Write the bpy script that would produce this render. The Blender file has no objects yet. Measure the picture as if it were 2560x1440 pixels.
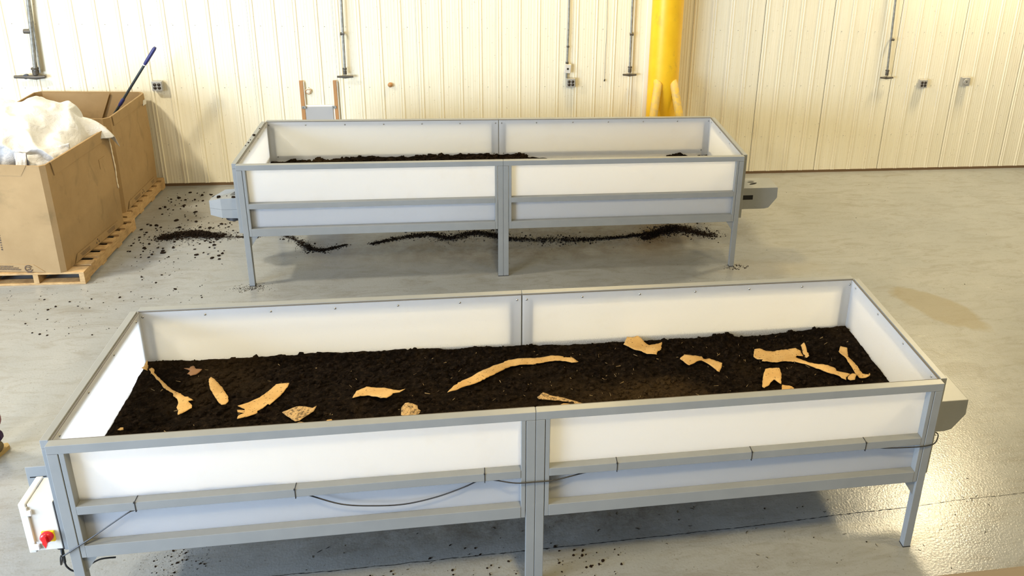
import bpy, bmesh, math, random
from mathutils import Vector, Matrix, noise
import numpy as np
random.seed(7); RNG = np.random.default_rng(7)
S = bpy.context.scene
COL = S.collection

# ------------------------------------------------------------------ camera
CAM_R = ((0.9845742073393341, -0.1688902080186084, 0.04571354151182232),
         (0.01681352904095651, 0.35138616187485316, 0.9360796282817229),
         (0.17415778904002785, 0.9208712520642018, -0.3488053922151985))
CAM_C = Vector((0, 0, 4.0707666)); FPX = 2103.62; CX, CY = 1551.87, 387.27
cd = bpy.data.cameras.new('camera'); cam = bpy.data.objects.new('camera', cd); COL.objects.link(cam)
cd.sensor_width = 36; cd.lens = FPX / 2560 * 36; cd.sensor_fit = 'HORIZONTAL'
cd.shift_x = -(CX - 1280) / 2560; cd.shift_y = (CY - 720) / 2560
cd.clip_start = .05; cd.clip_end = 100
r, u, f = (Vector(v) for v in CAM_R)
cam.matrix_world = Matrix(((r.x, u.x, -f.x, CAM_C.x), (r.y, u.y, -f.y, CAM_C.y), (r.z, u.z, -f.z, CAM_C.z), (0, 0, 0, 1)))
S.camera = cam

def ray(px, py):
    a, b = (px - CX) / FPX, -(py - CY) / FPX
    return r * a + u * b + f
def at(axis, val, px, py):
    d = ray(px, py); return CAM_C + d * ((val - CAM_C[axis]) / d[axis])

# ------------------------------------------------------------------ world, lights, exposure
S.view_settings.view_transform = 'Standard'; S.view_settings.look = 'None'
S.view_settings.gamma = 1; S.view_settings.use_curve_mapping = False
S.view_settings.exposure = 0.2
w = bpy.data.worlds.new('daylight'); S.world = w; w.use_nodes = True
w.node_tree.nodes['Background'].inputs[0].default_value = (.75, .85, 1, 1)
w.node_tree.nodes['Background'].inputs[1].default_value = 0.6
def area(name, loc, target, sx, sy, watts, color, shape='RECTANGLE', spread=180):
    l = bpy.data.lights.new(name, 'AREA'); l.shape = shape; l.size = sx; l.size_y = sy
    l.energy = watts; l.color = color; l.spread = math.radians(spread)
    o = bpy.data.objects.new(name, l); COL.objects.link(o); o.location = loc
    o.rotation_euler = (Vector(target) - Vector(loc)).to_track_quat('-Z', 'Y').to_euler()
    return o
COOL = (.61, .77, 1.0); WARM = (1.0, .77, .37); NEUT = (1.0, .90, .70)
# daylight through the big open door at the front of the left wall
area('door_daylight', (-8.85, -.3, 2.3), (0, 4.2, .8), 6.0, 4.0, 1850, COOL)
# ceiling lamps
area('ceiling_lamp', (-5.2, 1.6, 6.2), (-5.2, 1.6, 0), .7, .7, 190, NEUT, 'DISK')
area('ceiling_lamp', (1.0, 1.0, 6.2), (1.0, 1.0, 0), .7, .7, 270, WARM, 'DISK')
area('ceiling_lamp', (7.2, 2.0, 6.2), (7.2, 2.0, 0), .7, .7, 210, WARM, 'DISK')
area('ceiling_lamp', (-6.2, 6.6, 6.2), (-6.2, 6.6, 0), .6, .6, 470, NEUT, 'DISK')
area('ceiling_lamp', (1.2, 9.1, 5.2), (1.2, 9.1, 0), .7, .7, 130, WARM, 'DISK')
area('ceiling_lamp', (6.6, 9.1, 5.2), (6.6, 9.1, 0), .7, .7, 240, (1.0, .83, .52), 'DISK')

# ------------------------------------------------------------------ materials
def mat(name, color=(.5, .5, .5), rough=.5, metal=0.0, spec=.5):
    m = bpy.data.materials.new(name); m.use_nodes = True
    b = m.node_tree.nodes['Principled BSDF']
    b.inputs['Base Color'].default_value = (*color, 1); b.inputs['Roughness'].default_value = rough
    b.inputs['Metallic'].default_value = metal; b.inputs['Specular IOR Level'].default_value = spec
    return m
class N:
    """tiny node helper"""
    def __init__(s, m): s.m = m; s.t = m.node_tree; s.b = s.t.nodes.get('Principled BSDF')
    def n(s, typ, **kw):
        x = s.t.nodes.new(typ)
        for k, v in kw.items():
            if k in x.inputs and not hasattr(x, k): x.inputs[k].default_value = v
            else: setattr(x, k, v)
        return x
    def l(s, a, b): s.t.links.new(a, b)
    def coord(s, kind='Object', scale=(1, 1, 1), loc=(0, 0, 0), rot=(0, 0, 0)):
        c = s.n('ShaderNodeTexCoord'); m = s.n('ShaderNodeMapping')
        m.inputs['Scale'].default_value = scale; m.inputs['Location'].default_value = loc; m.inputs['Rotation'].default_value = rot
        s.l(c.outputs[kind], m.inputs[0]); return m.outputs[0]
    def noise(s, vec, scale, detail=4, rough=.55, dist=0):
        x = s.n('ShaderNodeTexNoise'); x.inputs['Scale'].default_value = scale; x.inputs['Detail'].default_value = detail
        x.inputs['Roughness'].default_value = rough; x.inputs['Distortion'].default_value = dist
        s.l(vec, x.inputs['Vector']); return x.outputs['Fac']
    def ramp(s, fac, stops):
        x = s.n('ShaderNodeValToRGB'); e = x.color_ramp.elements
        while len(e) < len(stops): e.new(.5)
        for k, (p, c) in enumerate(stops):
            e[k].position = p; e[k].color = (*c, 1) if isinstance(c, tuple) else (c, c, c, 1)
        s.l(fac, x.inputs[0]); return x.outputs[0]
    def mix(s, fac, a, b, mode='MIX'):
        x = s.n('ShaderNodeMix', data_type='RGBA', blend_type=mode)
        for k, v in ((0, fac), (6, a), (7, b)):
            if isinstance(v, (int, float)): x.inputs[k].default_value = v
            elif isinstance(v, tuple): x.inputs[k].default_value = (*v, 1)
            else: s.l(v, x.inputs[k])
        return x.outputs[2]
    def math(s, op, a, b=0, clamp=False):
        x = s.n('ShaderNodeMath', operation=op, use_clamp=clamp)
        for k, v in ((0, a), (1, b)):
            if isinstance(v, (int, float)): x.inputs[k].default_value = v
            else: s.l(v, x.inputs[k])
        return x.outputs[0]
    def bump(s, h, strength=.3, dist=.01):
        x = s.n('ShaderNodeBump'); x.inputs['Strength'].default_value = strength; x.inputs['Distance'].default_value = dist
        s.l(h, x.inputs['Height']); s.l(x.outputs[0], s.b.inputs['Normal']); return x
    def color(s, sock): s.l(sock, s.b.inputs['Base Color'])

M = {}
# painted concrete floor: grey with scuffs, stains, slight orange peel
m = M['floor'] = mat('painted_concrete', (.42, .42, .39), .3); n = N(m)
v = n.coord('Object'); big = n.noise(v, .8, 5, .6); fine = n.noise(v, 14, 6, .65, .5)
base = n.ramp(big, [(.3, (.235, .245, .240)), (.7, (.285, .292, .285))])
sm = n.ramp(n.noise(n.coord('Object', (1.0, 3.2, 1), rot=(0, 0, .35)), 2.6, 8, .72, 1.2), [(.48, 0.0), (.72, .6)])
base = n.mix(sm, base, (.17, .155, .125))
scr = n.ramp(n.noise(n.coord('Object', (2.2, 9, 1), rot=(0, 0, -.5)), 5, 7, .8, 2.0), [(.585, 0.0), (.66, .6)])
base = n.mix(scr, base, (.10, .088, .07))
spk = n.ramp(n.noise(v, 60, 2, .5), [(.66, 0.0), (.72, .5)])
base = n.mix(spk, base, (.12, .10, .075))
def blot(cx, cy, sx, sy, rot, edge=.18):
    g = n.coord('Object', (1, 1, 0)); sub = n.n('ShaderNodeVectorMath', operation='SUBTRACT'); n.l(g, sub.inputs[0]); sub.inputs[1].default_value = (cx, cy, 0)
    ro = n.n('ShaderNodeVectorRotate', rotation_type='Z_AXIS'); ro.inputs['Angle'].default_value = rot; n.l(sub.outputs[0], ro.inputs['Vector'])
    mu = n.n('ShaderNodeVectorMath', operation='MULTIPLY'); n.l(ro.outputs[0], mu.inputs[0]); mu.inputs[1].default_value = (1 / sx, 1 / sy, 0)
    ln = n.n('ShaderNodeVectorMath', operation='LENGTH'); n.l(mu.outputs[0], ln.inputs[0])
    d = n.math('ADD', ln.outputs['Value'], n.math('MULTIPLY', n.math('SUBTRACT', n.noise(v, 3.5, 3), .5), .7))
    return n.ramp(d, [(1 - edge, 1.0), (1.0, 0.0)])
base = n.mix(n.math('MULTIPLY', blot(4.42, 6.42, .50, .25, .95), .6), base, (.21, .175, .10))
base = n.mix(n.math('MULTIPLY', blot(3.0, 7.35, .75, .22, .0, .5), .35), base, (.21, .18, .12))
base = n.mix(n.math('MULTIPLY', blot(5.0, 5.3, .55, .3, .8, .6), .35), base, (.21, .19, .12))
# trodden-in soil dust, darkened beneath both bins to paint in extra shade
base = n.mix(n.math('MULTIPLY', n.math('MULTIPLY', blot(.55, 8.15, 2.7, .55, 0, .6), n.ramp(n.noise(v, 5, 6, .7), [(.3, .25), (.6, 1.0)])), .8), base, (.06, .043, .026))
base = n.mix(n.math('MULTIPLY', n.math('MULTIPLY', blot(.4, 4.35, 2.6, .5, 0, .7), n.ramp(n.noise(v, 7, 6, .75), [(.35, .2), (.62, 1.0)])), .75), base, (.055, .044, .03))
base = n.mix(n.math('MULTIPLY', blot(-2.9, 9.1, .9, .8, 0, .8), .4), base, (.10, .075, .045))
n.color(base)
n.l(n.ramp(big, [(.3, .19), (.7, .28)]), n.b.inputs['Roughness'])
n.bump(n.math('ADD', n.noise(v, 70, 3, .5), n.math('MULTIPLY', fine, .6)), .30, .004)

# corrugated steel liner, cream paint
m = M['wall'] = mat('cream_steel', (.80, .765, .65), .42); n = N(m)
st = n.noise(n.coord('Object', (14, 14, .25)), 3, 4, .6)
c = n.ramp(st, [(.3, (.77, .715, .54)), (.7, (.84, .79, .63))])
dz = n.noise(n.coord('Object', (3, 3, 1.1)), 1.6, 5, .6)
c = n.mix(n.ramp(dz, [(.55, 0.0), (.8, .35)]), c, (.68, .60, .42))
c = n.mix(n.ramp(n.noise(n.coord('Object'), 40, 2), [(.7, 0.0), (.74, .5)]), c, (.45, .36, .25)); n.color(c)
m = M['wall_dirt'] = mat('dusty_crease', (.56, .49, .36), .7); n = N(m)
n.color(n.ramp(n.noise(n.coord('Object', (6, 6, .6)), 3, 5), [(.35, (.52, .43, .29)), (.65, (.72, .66, .53))]))
M['trim'] = mat('cream_trim', (.82, .79, .70), .4)
M['sill'] = mat('dark_wood_sill', (.14, .085, .04), .8)
M['plain_wall'] = mat('plain_wall_paint', (.45, .43, .39), .6)
M['ceiling'] = mat('white_ceiling', (.32, .31, .30), .7)
m = M['frame'] = mat('grey_powder_coat', (.40, .42, .43), .38); n = N(m)
n.color(n.ramp(n.noise(n.coord('Object'), 6, 5), [(.3, (.215, .226, .228)), (.7, (.24, .25, .25))]))
n.bump(n.noise(n.coord('Object'), 260, 2), .05, .001)
M['rim_gap'] = mat('rim_gap_grey', (.11, .10, .085), .7)
M['gap'] = mat('dark_gap', (.03, .03, .035), .9)
M['steel'] = mat('stainless_screw', (.34, .33, .31), .3, 1.0)
M['black'] = mat('black_rubber', (.018, .018, .02), .45)
M['slot'] = mat('slot_black', (.006, .006, .006), .9)
# translucent white plastic sheet; its inner face is dusted with soil low down
def sheet(name, dusty):
    m = M[name] = bpy.data.materials.new('translucent_' + name); m.use_nodes = True; n = N(m); t = m.node_tree
    for x in list(t.nodes): t.nodes.remove(x)
    out = n.n('ShaderNodeOutputMaterial'); df = n.n('ShaderNodeBsdfDiffuse'); tr = n.n('ShaderNodeBsdfTranslucent'); gl = n.n('ShaderNodeBsdfGlossy'); gl.inputs['Roughness'].default_value = .35
    mx = n.n('ShaderNodeMixShader'); mx.inputs[0].default_value = .70; n.l(df.outputs[0], mx.inputs[1]); n.l(tr.outputs[0], mx.inputs[2])
    fr = n.n('ShaderNodeFresnel'); fr.inputs[0].default_value = 1.3
    m2 = n.n('ShaderNodeMixShader'); n.l(n.math('MULTIPLY', fr.outputs[0], .4), m2.inputs[0]); n.l(mx.outputs[0], m2.inputs[1]); n.l(gl.outputs[0], m2.inputs[2]); n.l(m2.outputs[0], out.inputs[0])
    v = n.coord('Object'); pc = n.mix(n.ramp(n.noise(v, 3.2, 6, .7), [(.55, 0.0), (.8, .14)]), (.975, .977, .98), (.82, .74, .6))
    if dusty:
        sep = n.n('ShaderNodeSeparateXYZ'); n.l(v, sep.inputs[0]); hz = n.n('ShaderNodeMapRange'); n.l(sep.outputs['Z'], hz.inputs['Value'])
        hz.inputs['From Min'].default_value = .80; hz.inputs['From Max'].default_value = .885; hz.inputs['To Min'].default_value = .20; hz.inputs['To Max'].default_value = .0
        spk = n.math('GREATER_THAN', n.math('ADD', n.noise(v, 330, 2, .5), hz.outputs[0]), .735)
        pc = n.mix(n.math('MULTIPLY', spk, .8), pc, (.12, .085, .05))
    n.l(n.mix(1.0, pc, (.90, .935, 1.0), 'MULTIPLY'), df.inputs[0]); n.l(n.mix(1.0, pc, (1.0, .985, .95), 'MULTIPLY'), tr.inputs[0])
sheet('panel', False); sheet('panel_in', True)
# soil
m = M['soil'] = mat('dark_moist_soil', (.02, .013, .008), 1.0, spec=.05); n = N(m); v = n.coord('Object')
c = n.ramp(n.noise(v, 35, 8, .75), [(.25, (.003, .002, .0012)), (.5, (.011, .007, .004)), (.72, (.045, .029, .016))])
dry = n.ramp(n.noise(v, 1.3, 4, .6), [(.5, 0.0), (.72, .6)])
g = n.n('ShaderNodeVectorMath', operation='SUBTRACT'); n.l(v, g.inputs[0]); g.inputs[1].default_value = (3.12, .55, 0)
sc_ = n.n('ShaderNodeVectorMath', operation='MULTIPLY'); n.l(g.outputs[0], sc_.inputs[0]); sc_.inputs[1].default_value = (2.2, 3.0, 0)
ln_ = n.n('ShaderNodeVectorMath', operation='LENGTH'); n.l(sc_.outputs[0], ln_.inputs[0])
patch = n.ramp(n.math('ADD', ln_.outputs['Value'], n.math('SUBTRACT', n.noise(v, 5, 4, .6), .5)), [(.55, .75), (1.0, 0.0)])
dry = n.math('MAXIMUM', dry, patch)
c = n.mix(dry, c, n.ramp(n.noise(v, 60, 5, .8), [(.3, (.018, .0115, .005)), (.7, (.10, .062, .026))]))
c = n.mix(n.ramp(n.noise(n.coord('Object', (1, 2.2, 1)), 120, 2, .5), [(.72, 0.0), (.76, .8)]), c, (.20, .14, .07)); n.color(c)
n.bump(n.noise(v, 70, 6, .8), 1.0, .02)
M['soil_spill'] = mat('dry_soil_crumbs', (.016, .010, .006), 1.0, spec=.05)
m = M['card'] = mat('tan_cardboard', (.62, .42, .20), .85, spec=.2); n = N(m); v = n.coord('Object')
c = n.ramp(n.noise(v, 9, 4), [(.3, (.46, .27, .088)), (.7, (.58, .37, .14))])
fl = n.n('ShaderNodeTexWave', wave_type='BANDS'); fl.inputs['Scale'].default_value = 55; fl.inputs['Distortion'].default_value = .6; n.l(n.coord('Object', rot=(0, 0, .5)), fl.inputs['Vector'])
c = n.mix(n.math('MULTIPLY', fl.outputs['Fac'], .12), c, (.33, .19, .07))
c = n.mix(n.ramp(n.noise(v, 75, 4, .7), [(.60, 0.0), (.65, .9)]), c, (.05, .032, .017)); n.color(c)
m = M['card_dirty'] = mat('soiled_cardboard', (.45, .33, .17), .9, spec=.2); n = N(m); v = n.coord('Object')
c = n.mix(n.ramp(n.noise(v, 60, 6, .75), [(.47, 0.0), (.6, .9)]), (.46, .30, .13), (.05, .033, .018)); n.color(c)
M['leaf'] = mat('brown_leaf', (.22, .11, .045), .8)
m = M['straw'] = mat('straw', (.26, .18, .08), .8)
# big corrugated cartons
m = M['box'] = mat('brown_carton', (.44, .29, .15), .8, spec=.25); n = N(m); v = n.coord('Object')
c = n.ramp(n.noise(v, 2.5, 6, .65), [(.3, (.28, .185, .086)), (.7, (.35, .237, .115))])
fl = n.n('ShaderNodeTexWave', wave_type='BANDS', bands_direction='DIAGONAL'); fl.inputs['Scale'].default_value = 40; fl.inputs['Distortion'].default_value = .2
n.l(n.coord('Object', (1, 1, 0)), fl.inputs['Vector'])
c = n.mix(n.math('MULTIPLY', fl.outputs['Fac'], .07), c, (.3, .19, .09))
c = n.mix(n.ramp(n.noise(n.coord('Object', (1.5, 5, 2.2), rot=(.6, 0, 0)), 1.8, 5, .6, .5), [(.56, 0.0), (.74, .6)]), c, (.16, .12, .06)); n.color(c)
M['box_print'] = mat('carton_print', (.075, .05, .035), .8)
M['box_pale'] = mat('torn_paper_edge', (.72, .62, .46), .9)
m = M['wood'] = mat('pallet_wood', (.42, .27, .12), .85); n = N(m); v = n.coord('Object', (3, 3, 14))
c = n.ramp(n.noise(v, 4, 6, .7), [(.3, (.30, .18, .075)), (.7, (.52, .35, .16))])
c = n.mix(n.ramp(n.noise(n.coord('Object'), 5, 6, .7), [(.55, 0.0), (.75, .6)]), c, (.12, .075, .035)); n.color(c)
M['lath'] = mat('varnished_lath', (.40, .20, .07), .55)
m = M['bag'] = mat('white_woven_bag', (.86, .85, .84), .55); n = N(m); v = n.coord('Object')
n.color(n.ramp(n.noise(v, 4, 5, .6), [(.3, (.52, .51, .48)), (.7, (.62, .62, .62))]))
n.bump(n.noise(n.coord('Object', (1, 1, 1)), 14, 5, .6, 1.2), .35, .03)
M['navy'] = mat('navy_plastic', (.02, .022, .12), .4)
M['tube_dark'] = mat('dark_handle_tube', (.035, .045, .05), .35, .4)
m = M['yellow'] = mat('safety_yellow', (.80, .47, .01), .38); n = N(m); v = n.coord('Object')
c = n.ramp(n.noise(v, 3, 6, .65), [(.3, (.74, .42, .008)), (.7, (.84, .52, .015))])
c = n.mix(n.ramp(n.noise(n.coord('Object', (1, 1, .5)), 9, 7, .75), [(.58, 0.0), (.75, .5)]), c, (.30, .18, .04)); n.color(c)
m = M['yellow_worn'] = mat('worn_yellow_steel', (.62, .42, .08), .55); n = N(m)
n.color(n.ramp(n.noise(n.coord('Object'), 18, 6, .75), [(.35, (.72, .47, .04)), (.62, (.50, .36, .14))]))
m = M['galv'] = mat('dull_galvanised', (.30, .30, .27), .5, .55); n = N(m)
n.color(n.ramp(n.noise(n.coord('Object'), 25, 4), [(.3, (.20, .20, .18)), (.7, (.36, .36, .33))]))
M['dark_iron'] = mat('dark_iron_fitting', (.10, .09, .075), .6, .5)
M['outlet'] = mat('grey_outlet_box', (.40, .39, .36), .45, .3)
M['socket'] = mat('brown_black_socket', (.028, .02, .014), .5)
M['sheet_grey'] = mat('dull_grey_sheet', (.36, .36, .36), .55)
M['white_abs'] = mat('ivory_plastic', (.60, .575, .52), .4)
M['white_clip'] = mat('white_plastic_clip', (.70, .71, .73), .4)
M['red'] = mat('red_plastic', (.62, .012, .015), .3)
M['yel_plate'] = mat('yellow_plastic', (.85, .58, .0), .35)
M['concrete'] = mat('mezzanine_board', (.075, .062, .052), .8)
M['skin'] = mat('skin', (.52, .30, .21), .5)
M['trousers'] = mat('dusky_red_trousers', (.20, .085, .095), .85)
M['shirt'] = mat('dark_shirt', (.06, .07, .10), .85)
M['shoe'] = mat('olive_suede_shoe', (.10, .075, .03), .8)
M['sole'] = mat('tan_rubber_sole', (.34, .24, .09), .7)
M['sock'] = mat('dark_purple_sock', (.03, .012, .045), .9)
M['hair'] = mat('dark_hair', (.03, .02, .014), .7)

# ------------------------------------------------------------------ mesh helpers
def tag(o, label=None, cat=None, group=None, kind=None):
    for k, v in (('label', label), ('category', cat), ('group', group), ('kind', kind)):
        if v: o[k] = v
    return o
def link(name, me, mats, parent=None, loc=(0, 0, 0), rot=(0, 0, 0)):
    o = bpy.data.objects.new(name, me); COL.objects.link(o)
    if mats is not None and not me.materials:
        for k in ([mats] if isinstance(mats, str) else mats): me.materials.append(M[k])
    o.location = loc; o.rotation_euler = rot
    if parent: o.parent = parent
    return o
def empty(name, loc=(0, 0, 0), rot=(0, 0, 0)):
    o = bpy.data.objects.new(name, None); COL.objects.link(o); o.location = loc; o.rotation_euler = rot; o.empty_display_size = .1
    return o
class MB:
    def __init__(s): s.v = []; s.f = []; s.mi = []; s.smooth = []
    def add(s, vs, fs, mi=0, smooth=False):
        k = len(s.v); s.v += [tuple(p) for p in vs]; s.f += [tuple(i + k for i in q) for q in fs]; s.mi += [mi] * len(fs); s.smooth += [smooth] * len(fs); return s
    def box(s, a, b, mi=0, bev=0.0):
        x0, y0, z0 = (min(p, q) for p, q in zip(a, b)); x1, y1, z1 = (max(p, q) for p, q in zip(a, b))
        if bev <= 0:
            vs = [(x, y, z) for z in (z0, z1) for y in (y0, y1) for x in (x0, x1)]
            return s.add(vs, [(0, 2, 3, 1), (4, 5, 7, 6), (0, 1, 5, 4), (2, 6, 7, 3), (0, 4, 6, 2), (1, 3, 7, 5)], mi)
        e = min(bev, (x1 - x0) * .45, (y1 - y0) * .45, (z1 - z0) * .45)
        bm = bmesh.new(); bmesh.ops.create_cube(bm, size=1)
        for q in bm.verts: q.co = ((x0 + x1) / 2 + q.co.x * (x1 - x0), (y0 + y1) / 2 + q.co.y * (y1 - y0), (z0 + z1) / 2 + q.co.z * (z1 - z0))
        bmesh.ops.bevel(bm, geom=bm.edges[:], offset=e, segments=2, profile=.5, affect='EDGES')
        bm.verts.index_update()
        s.add([q.co.copy() for q in bm.verts], [[q.index for q in fc.verts] for fc in bm.faces], mi); bm.free(); return s
    def prism(s, poly, axis, a, b, mi=0):
        """polygon in the two other axes, extruded along axis from a to b"""
        def P(p, h):
            q = list(p); q.insert(axis, h); return q
        n_ = len(poly); vs = [P(p, a) for p in poly] + [P(p, b) for p in poly]
        fs = [tuple(range(n_)), tuple(range(2 * n_ - 1, n_ - 1, -1))] + [(i, i + n_, (i + 1) % n_ + n_, (i + 1) % n_) for i in range(n_)]
        return s.add(vs, fs, mi)
    def tube(s, pts, rad, seg=10, mi=0, cap=True):
        pts = [Vector(p) for p in pts]; rads = rad if isinstance(rad, (list, tuple)) else [rad] * len(pts)
        rings = []; up = None
        for i, p in enumerate(pts):
            t = (pts[min(i + 1, len(pts) - 1)] - pts[max(i - 1, 0)]).normalized()
            if up is None: up = t.orthogonal().normalized()
            up = (up - t * up.dot(t)).normalized(); sd = t.cross(up)
            rings.append([p + (up * math.cos(2 * math.pi * k / seg) + sd * math.sin(2 * math.pi * k / seg)) * rads[i] for k in range(seg)])
        vs = [q for g in rings for q in g]; fs = []
        for i in range(len(pts) - 1):
            for k in range(seg):
                a = i * seg + k; b = i * seg + (k + 1) % seg; fs.append((a, b, b + seg, a + seg))
        s.add(vs, fs, mi, True)
        if cap: s.add(rings[0], [tuple(range(seg))[::-1]], mi); s.add(rings[-1], [tuple(range(seg))], mi)
        return s
    def cyl(s, a, b, rad, seg=14, mi=0): return s.tube([a, b], rad, seg, mi)
    def mesh(s, name):
        me = bpy.data.meshes.new(name); me.from_pydata(s.v, [], s.f); me.update()
        me.polygons.foreach_set('material_index', s.mi); me.polygons.foreach_set('use_smooth', s.smooth)
        bm = bmesh.new(); bm.from_mesh(me); bmesh.ops.recalc_face_normals(bm, faces=bm.faces); bm.to_mesh(me); bm.free()
        return me
    def build(s, name, mats, parent=None, loc=(0, 0, 0), rot=(0, 0, 0)): return link(name, s.mesh(name), mats, parent, loc, rot)
def bx(name, a, b, m, parent=None, bev=0.0): return MB().box(a, b, 0, bev).build(name, m, parent)
def smooth_path(pts, n_=8):
    pts = [Vector(p) for p in pts]; out_ = []
    for i in range(len(pts) - 1):
        p0, p1, p2, p3 = pts[max(i - 1, 0)], pts[i], pts[i + 1], pts[min(i + 2, len(pts) - 1)]
        for k in range(n_):
            t_ = k / n_; out_.append(.5 * ((2 * p1) + (p2 - p0) * t_ + (2 * p0 - 5 * p1 + 4 * p2 - p3) * t_ ** 2 + (3 * p1 - p0 - 3 * p2 + p3) * t_ ** 3))
    return out_ + [pts[-1]]
# crumbs: jittered icosahedra collected into one mesh
_g = (1 + 5 ** .5) / 2
ICO_V = np.array([(-1, _g, 0), (1, _g, 0), (-1, -_g, 0), (1, -_g, 0), (0, -1, _g), (0, 1, _g), (0, -1, -_g), (0, 1, -_g), (_g, 0, -1), (_g, 0, 1), (-_g, 0, -1), (-_g, 0, 1)]) / 1.9
ICO_F = np.array([(0, 11, 5), (0, 5, 1), (0, 1, 7), (0, 7, 10), (0, 10, 11), (1, 5, 9), (5, 11, 4), (11, 10, 2), (10, 7, 6), (7, 1, 8), (3, 9, 4), (3, 4, 2), (3, 2, 6), (3, 6, 8), (3, 8, 9), (4, 9, 5), (2, 4, 11), (6, 2, 10), (8, 6, 7), (9, 8, 1)])
def crumbs(pos, rad, flat=.7):
    """pos (n,3), rad (n,) -> verts, faces"""
    n_ = len(pos); rad = np.asarray(rad)
    V = ICO_V[None] * (1 + RNG.uniform(-.3, .3, (n_, 12, 1))) * rad[:, None, None]
    V = V * np.stack([RNG.uniform(.7, 1.4, n_), RNG.uniform(.7, 1.4, n_), np.full(n_, flat)], 1)[:, None, :]
    a = RNG.uniform(0, 6.28, n_); ca, sa = np.cos(a), np.sin(a)
    X = V[:, :, 0] * ca[:, None] - V[:, :, 1] * sa[:, None]; Y = V[:, :, 0] * sa[:, None] + V[:, :, 1] * ca[:, None]
    V = np.stack([X, Y, V[:, :, 2]], 2) + np.asarray(pos)[:, None, :]
    F = ICO_F[None] + (np.arange(n_) * 12)[:, None, None]
    return V.reshape(-1, 3), F.reshape(-1, 3)
def crumb_mesh(name, pos, rad, flat=.7):
    V, F = crumbs(np.asarray(pos, float), rad, flat); me = bpy.data.meshes.new(name); me.from_pydata(V.tolist(), [], F.tolist()); me.update(); return me

# ------------------------------------------------------------------ measured layout
YW = 9.966                      # back wall plane
X1, Y1 = -2.050, 3.703          # nearer bin: front left corner of its long front frame
X2, Y2 = -2.074, 7.428          # farther bin
BL, BW, ZT, BD, ET = 4.724, 1.299, 1.217, .048, .043

# ------------------------------------------------------------------ room shell
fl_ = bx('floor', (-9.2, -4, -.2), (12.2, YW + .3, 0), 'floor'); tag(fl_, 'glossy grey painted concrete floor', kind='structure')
pts = [at(2, 0, px, py) for px, py in ((640, 1444), (800, 1430), (1000, 1410), (1180, 1391), (1363, 1372), (1520, 1355), (1700, 1335), (1900, 1313), (2100, 1287), (2270, 1268), (2400, 1250), (2520, 1237), (2600, 1226))]
dense = smooth_path(pts, 40); mb = MB(); top = []; bot = []
for i, p in enumerate(dense):
    j = noise.noise(Vector((p.x * 9, 3, 0))) * .006 + noise.noise(Vector((p.x * 60, 5, 0))) * .003; wd = max(.0002, .0022 + .0035 * noise.noise(Vector((p.x * 31, 8, 0))))
    if p.x > 2.9: wd *= .6
    top.append((p.x, p.y + j + wd, .0008)); bot.append((p.x, p.y + j - wd, .0008))
k = len(top); mb.add(top + bot, [(i, i + 1, k + i + 1, k + i) for i in range(k - 1)]); mb.build('crack', 'slot', fl_)

wb = bx('wall_back', (-9.2, YW + .004, .03), (12.2, YW + .25, 6.6), 'gap'); tag(wb, 'cream corrugated steel wall behind the bins', kind='structure')
def panel_mesh(ribs, x0, x1, z0, z1):
    """profile of ribs (centre positions) with double ridges and shallow pin stripes"""
    prof = [(x0, 0, 0)]
    for rx in ribs:
        for dx, h, mi in ((-.031, 0, 1), (-.0285, .0003, 0), (-.022, .008, 0), (-.011, .008, 0), (-.004, .0035, 0), (.004, .0035, 0), (.011, .008, 0), (.022, .008, 0), (.0285, .0003, 1), (.031, 0, 0)):
            prof.append((rx + dx, h, mi))
        for sx in (.075, .107, .139, .171):
            for dx, h in ((-.007, 0), (-.003, .0011), (.003, .0011), (.007, 0)): prof.append((rx + sx + dx, h, 0))
    prof = [p for p in prof if x0 <= p[0] <= x1] + [(x1, 0, 0)]
    mb = MB(); k = len(prof)
    vs = [(p[0], YW - p[1], z) for z in (z0, z1) for p in prof]
    for i in range(k - 1):
        mi = prof[i][2]
        mb.f.append((i, i + 1, k + i + 1, k + i)); mb.mi.append(mi); mb.smooth.append(False)
    mb.v = vs; return mb
PITCH = .2304
for s_ in range(-19, 28, 4):
    x0 = -4.493 + PITCH * s_ - .040; x1 = min(x0 + 4 * PITCH, 2.05)
    p = panel_mesh([-4.493 + PITCH * (s_ + j) for j in range(4)], x0 + .0008, x1 - .0008, .034, 6.5).build('wall_panel', ['wall', 'wall_dirt'], wb)
for j in range(10):
    x0 = 2.707 + .9167 * j; x1 = x0 + .9167
    panel_mesh([x0 + .040 + .2292 * q for q in range(4)], x0 + .0025, x1 - .0025, .034, 6.5).build('wall_panel', ['wall', 'wall_dirt'], wb)
mb = panel_mesh([], 2.05, 2.707, .034, 6.5); mb.build('column_backing_strip', ['wall', 'wall_dirt'], wb)
mb = MB()
for x in (2.56, 2.60, 2.635, 2.665): mb.box((x, YW - .004, .034), (x + .006, YW, 6.5))
mb.build('pin_stripe', ['wall'], wb)
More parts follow.
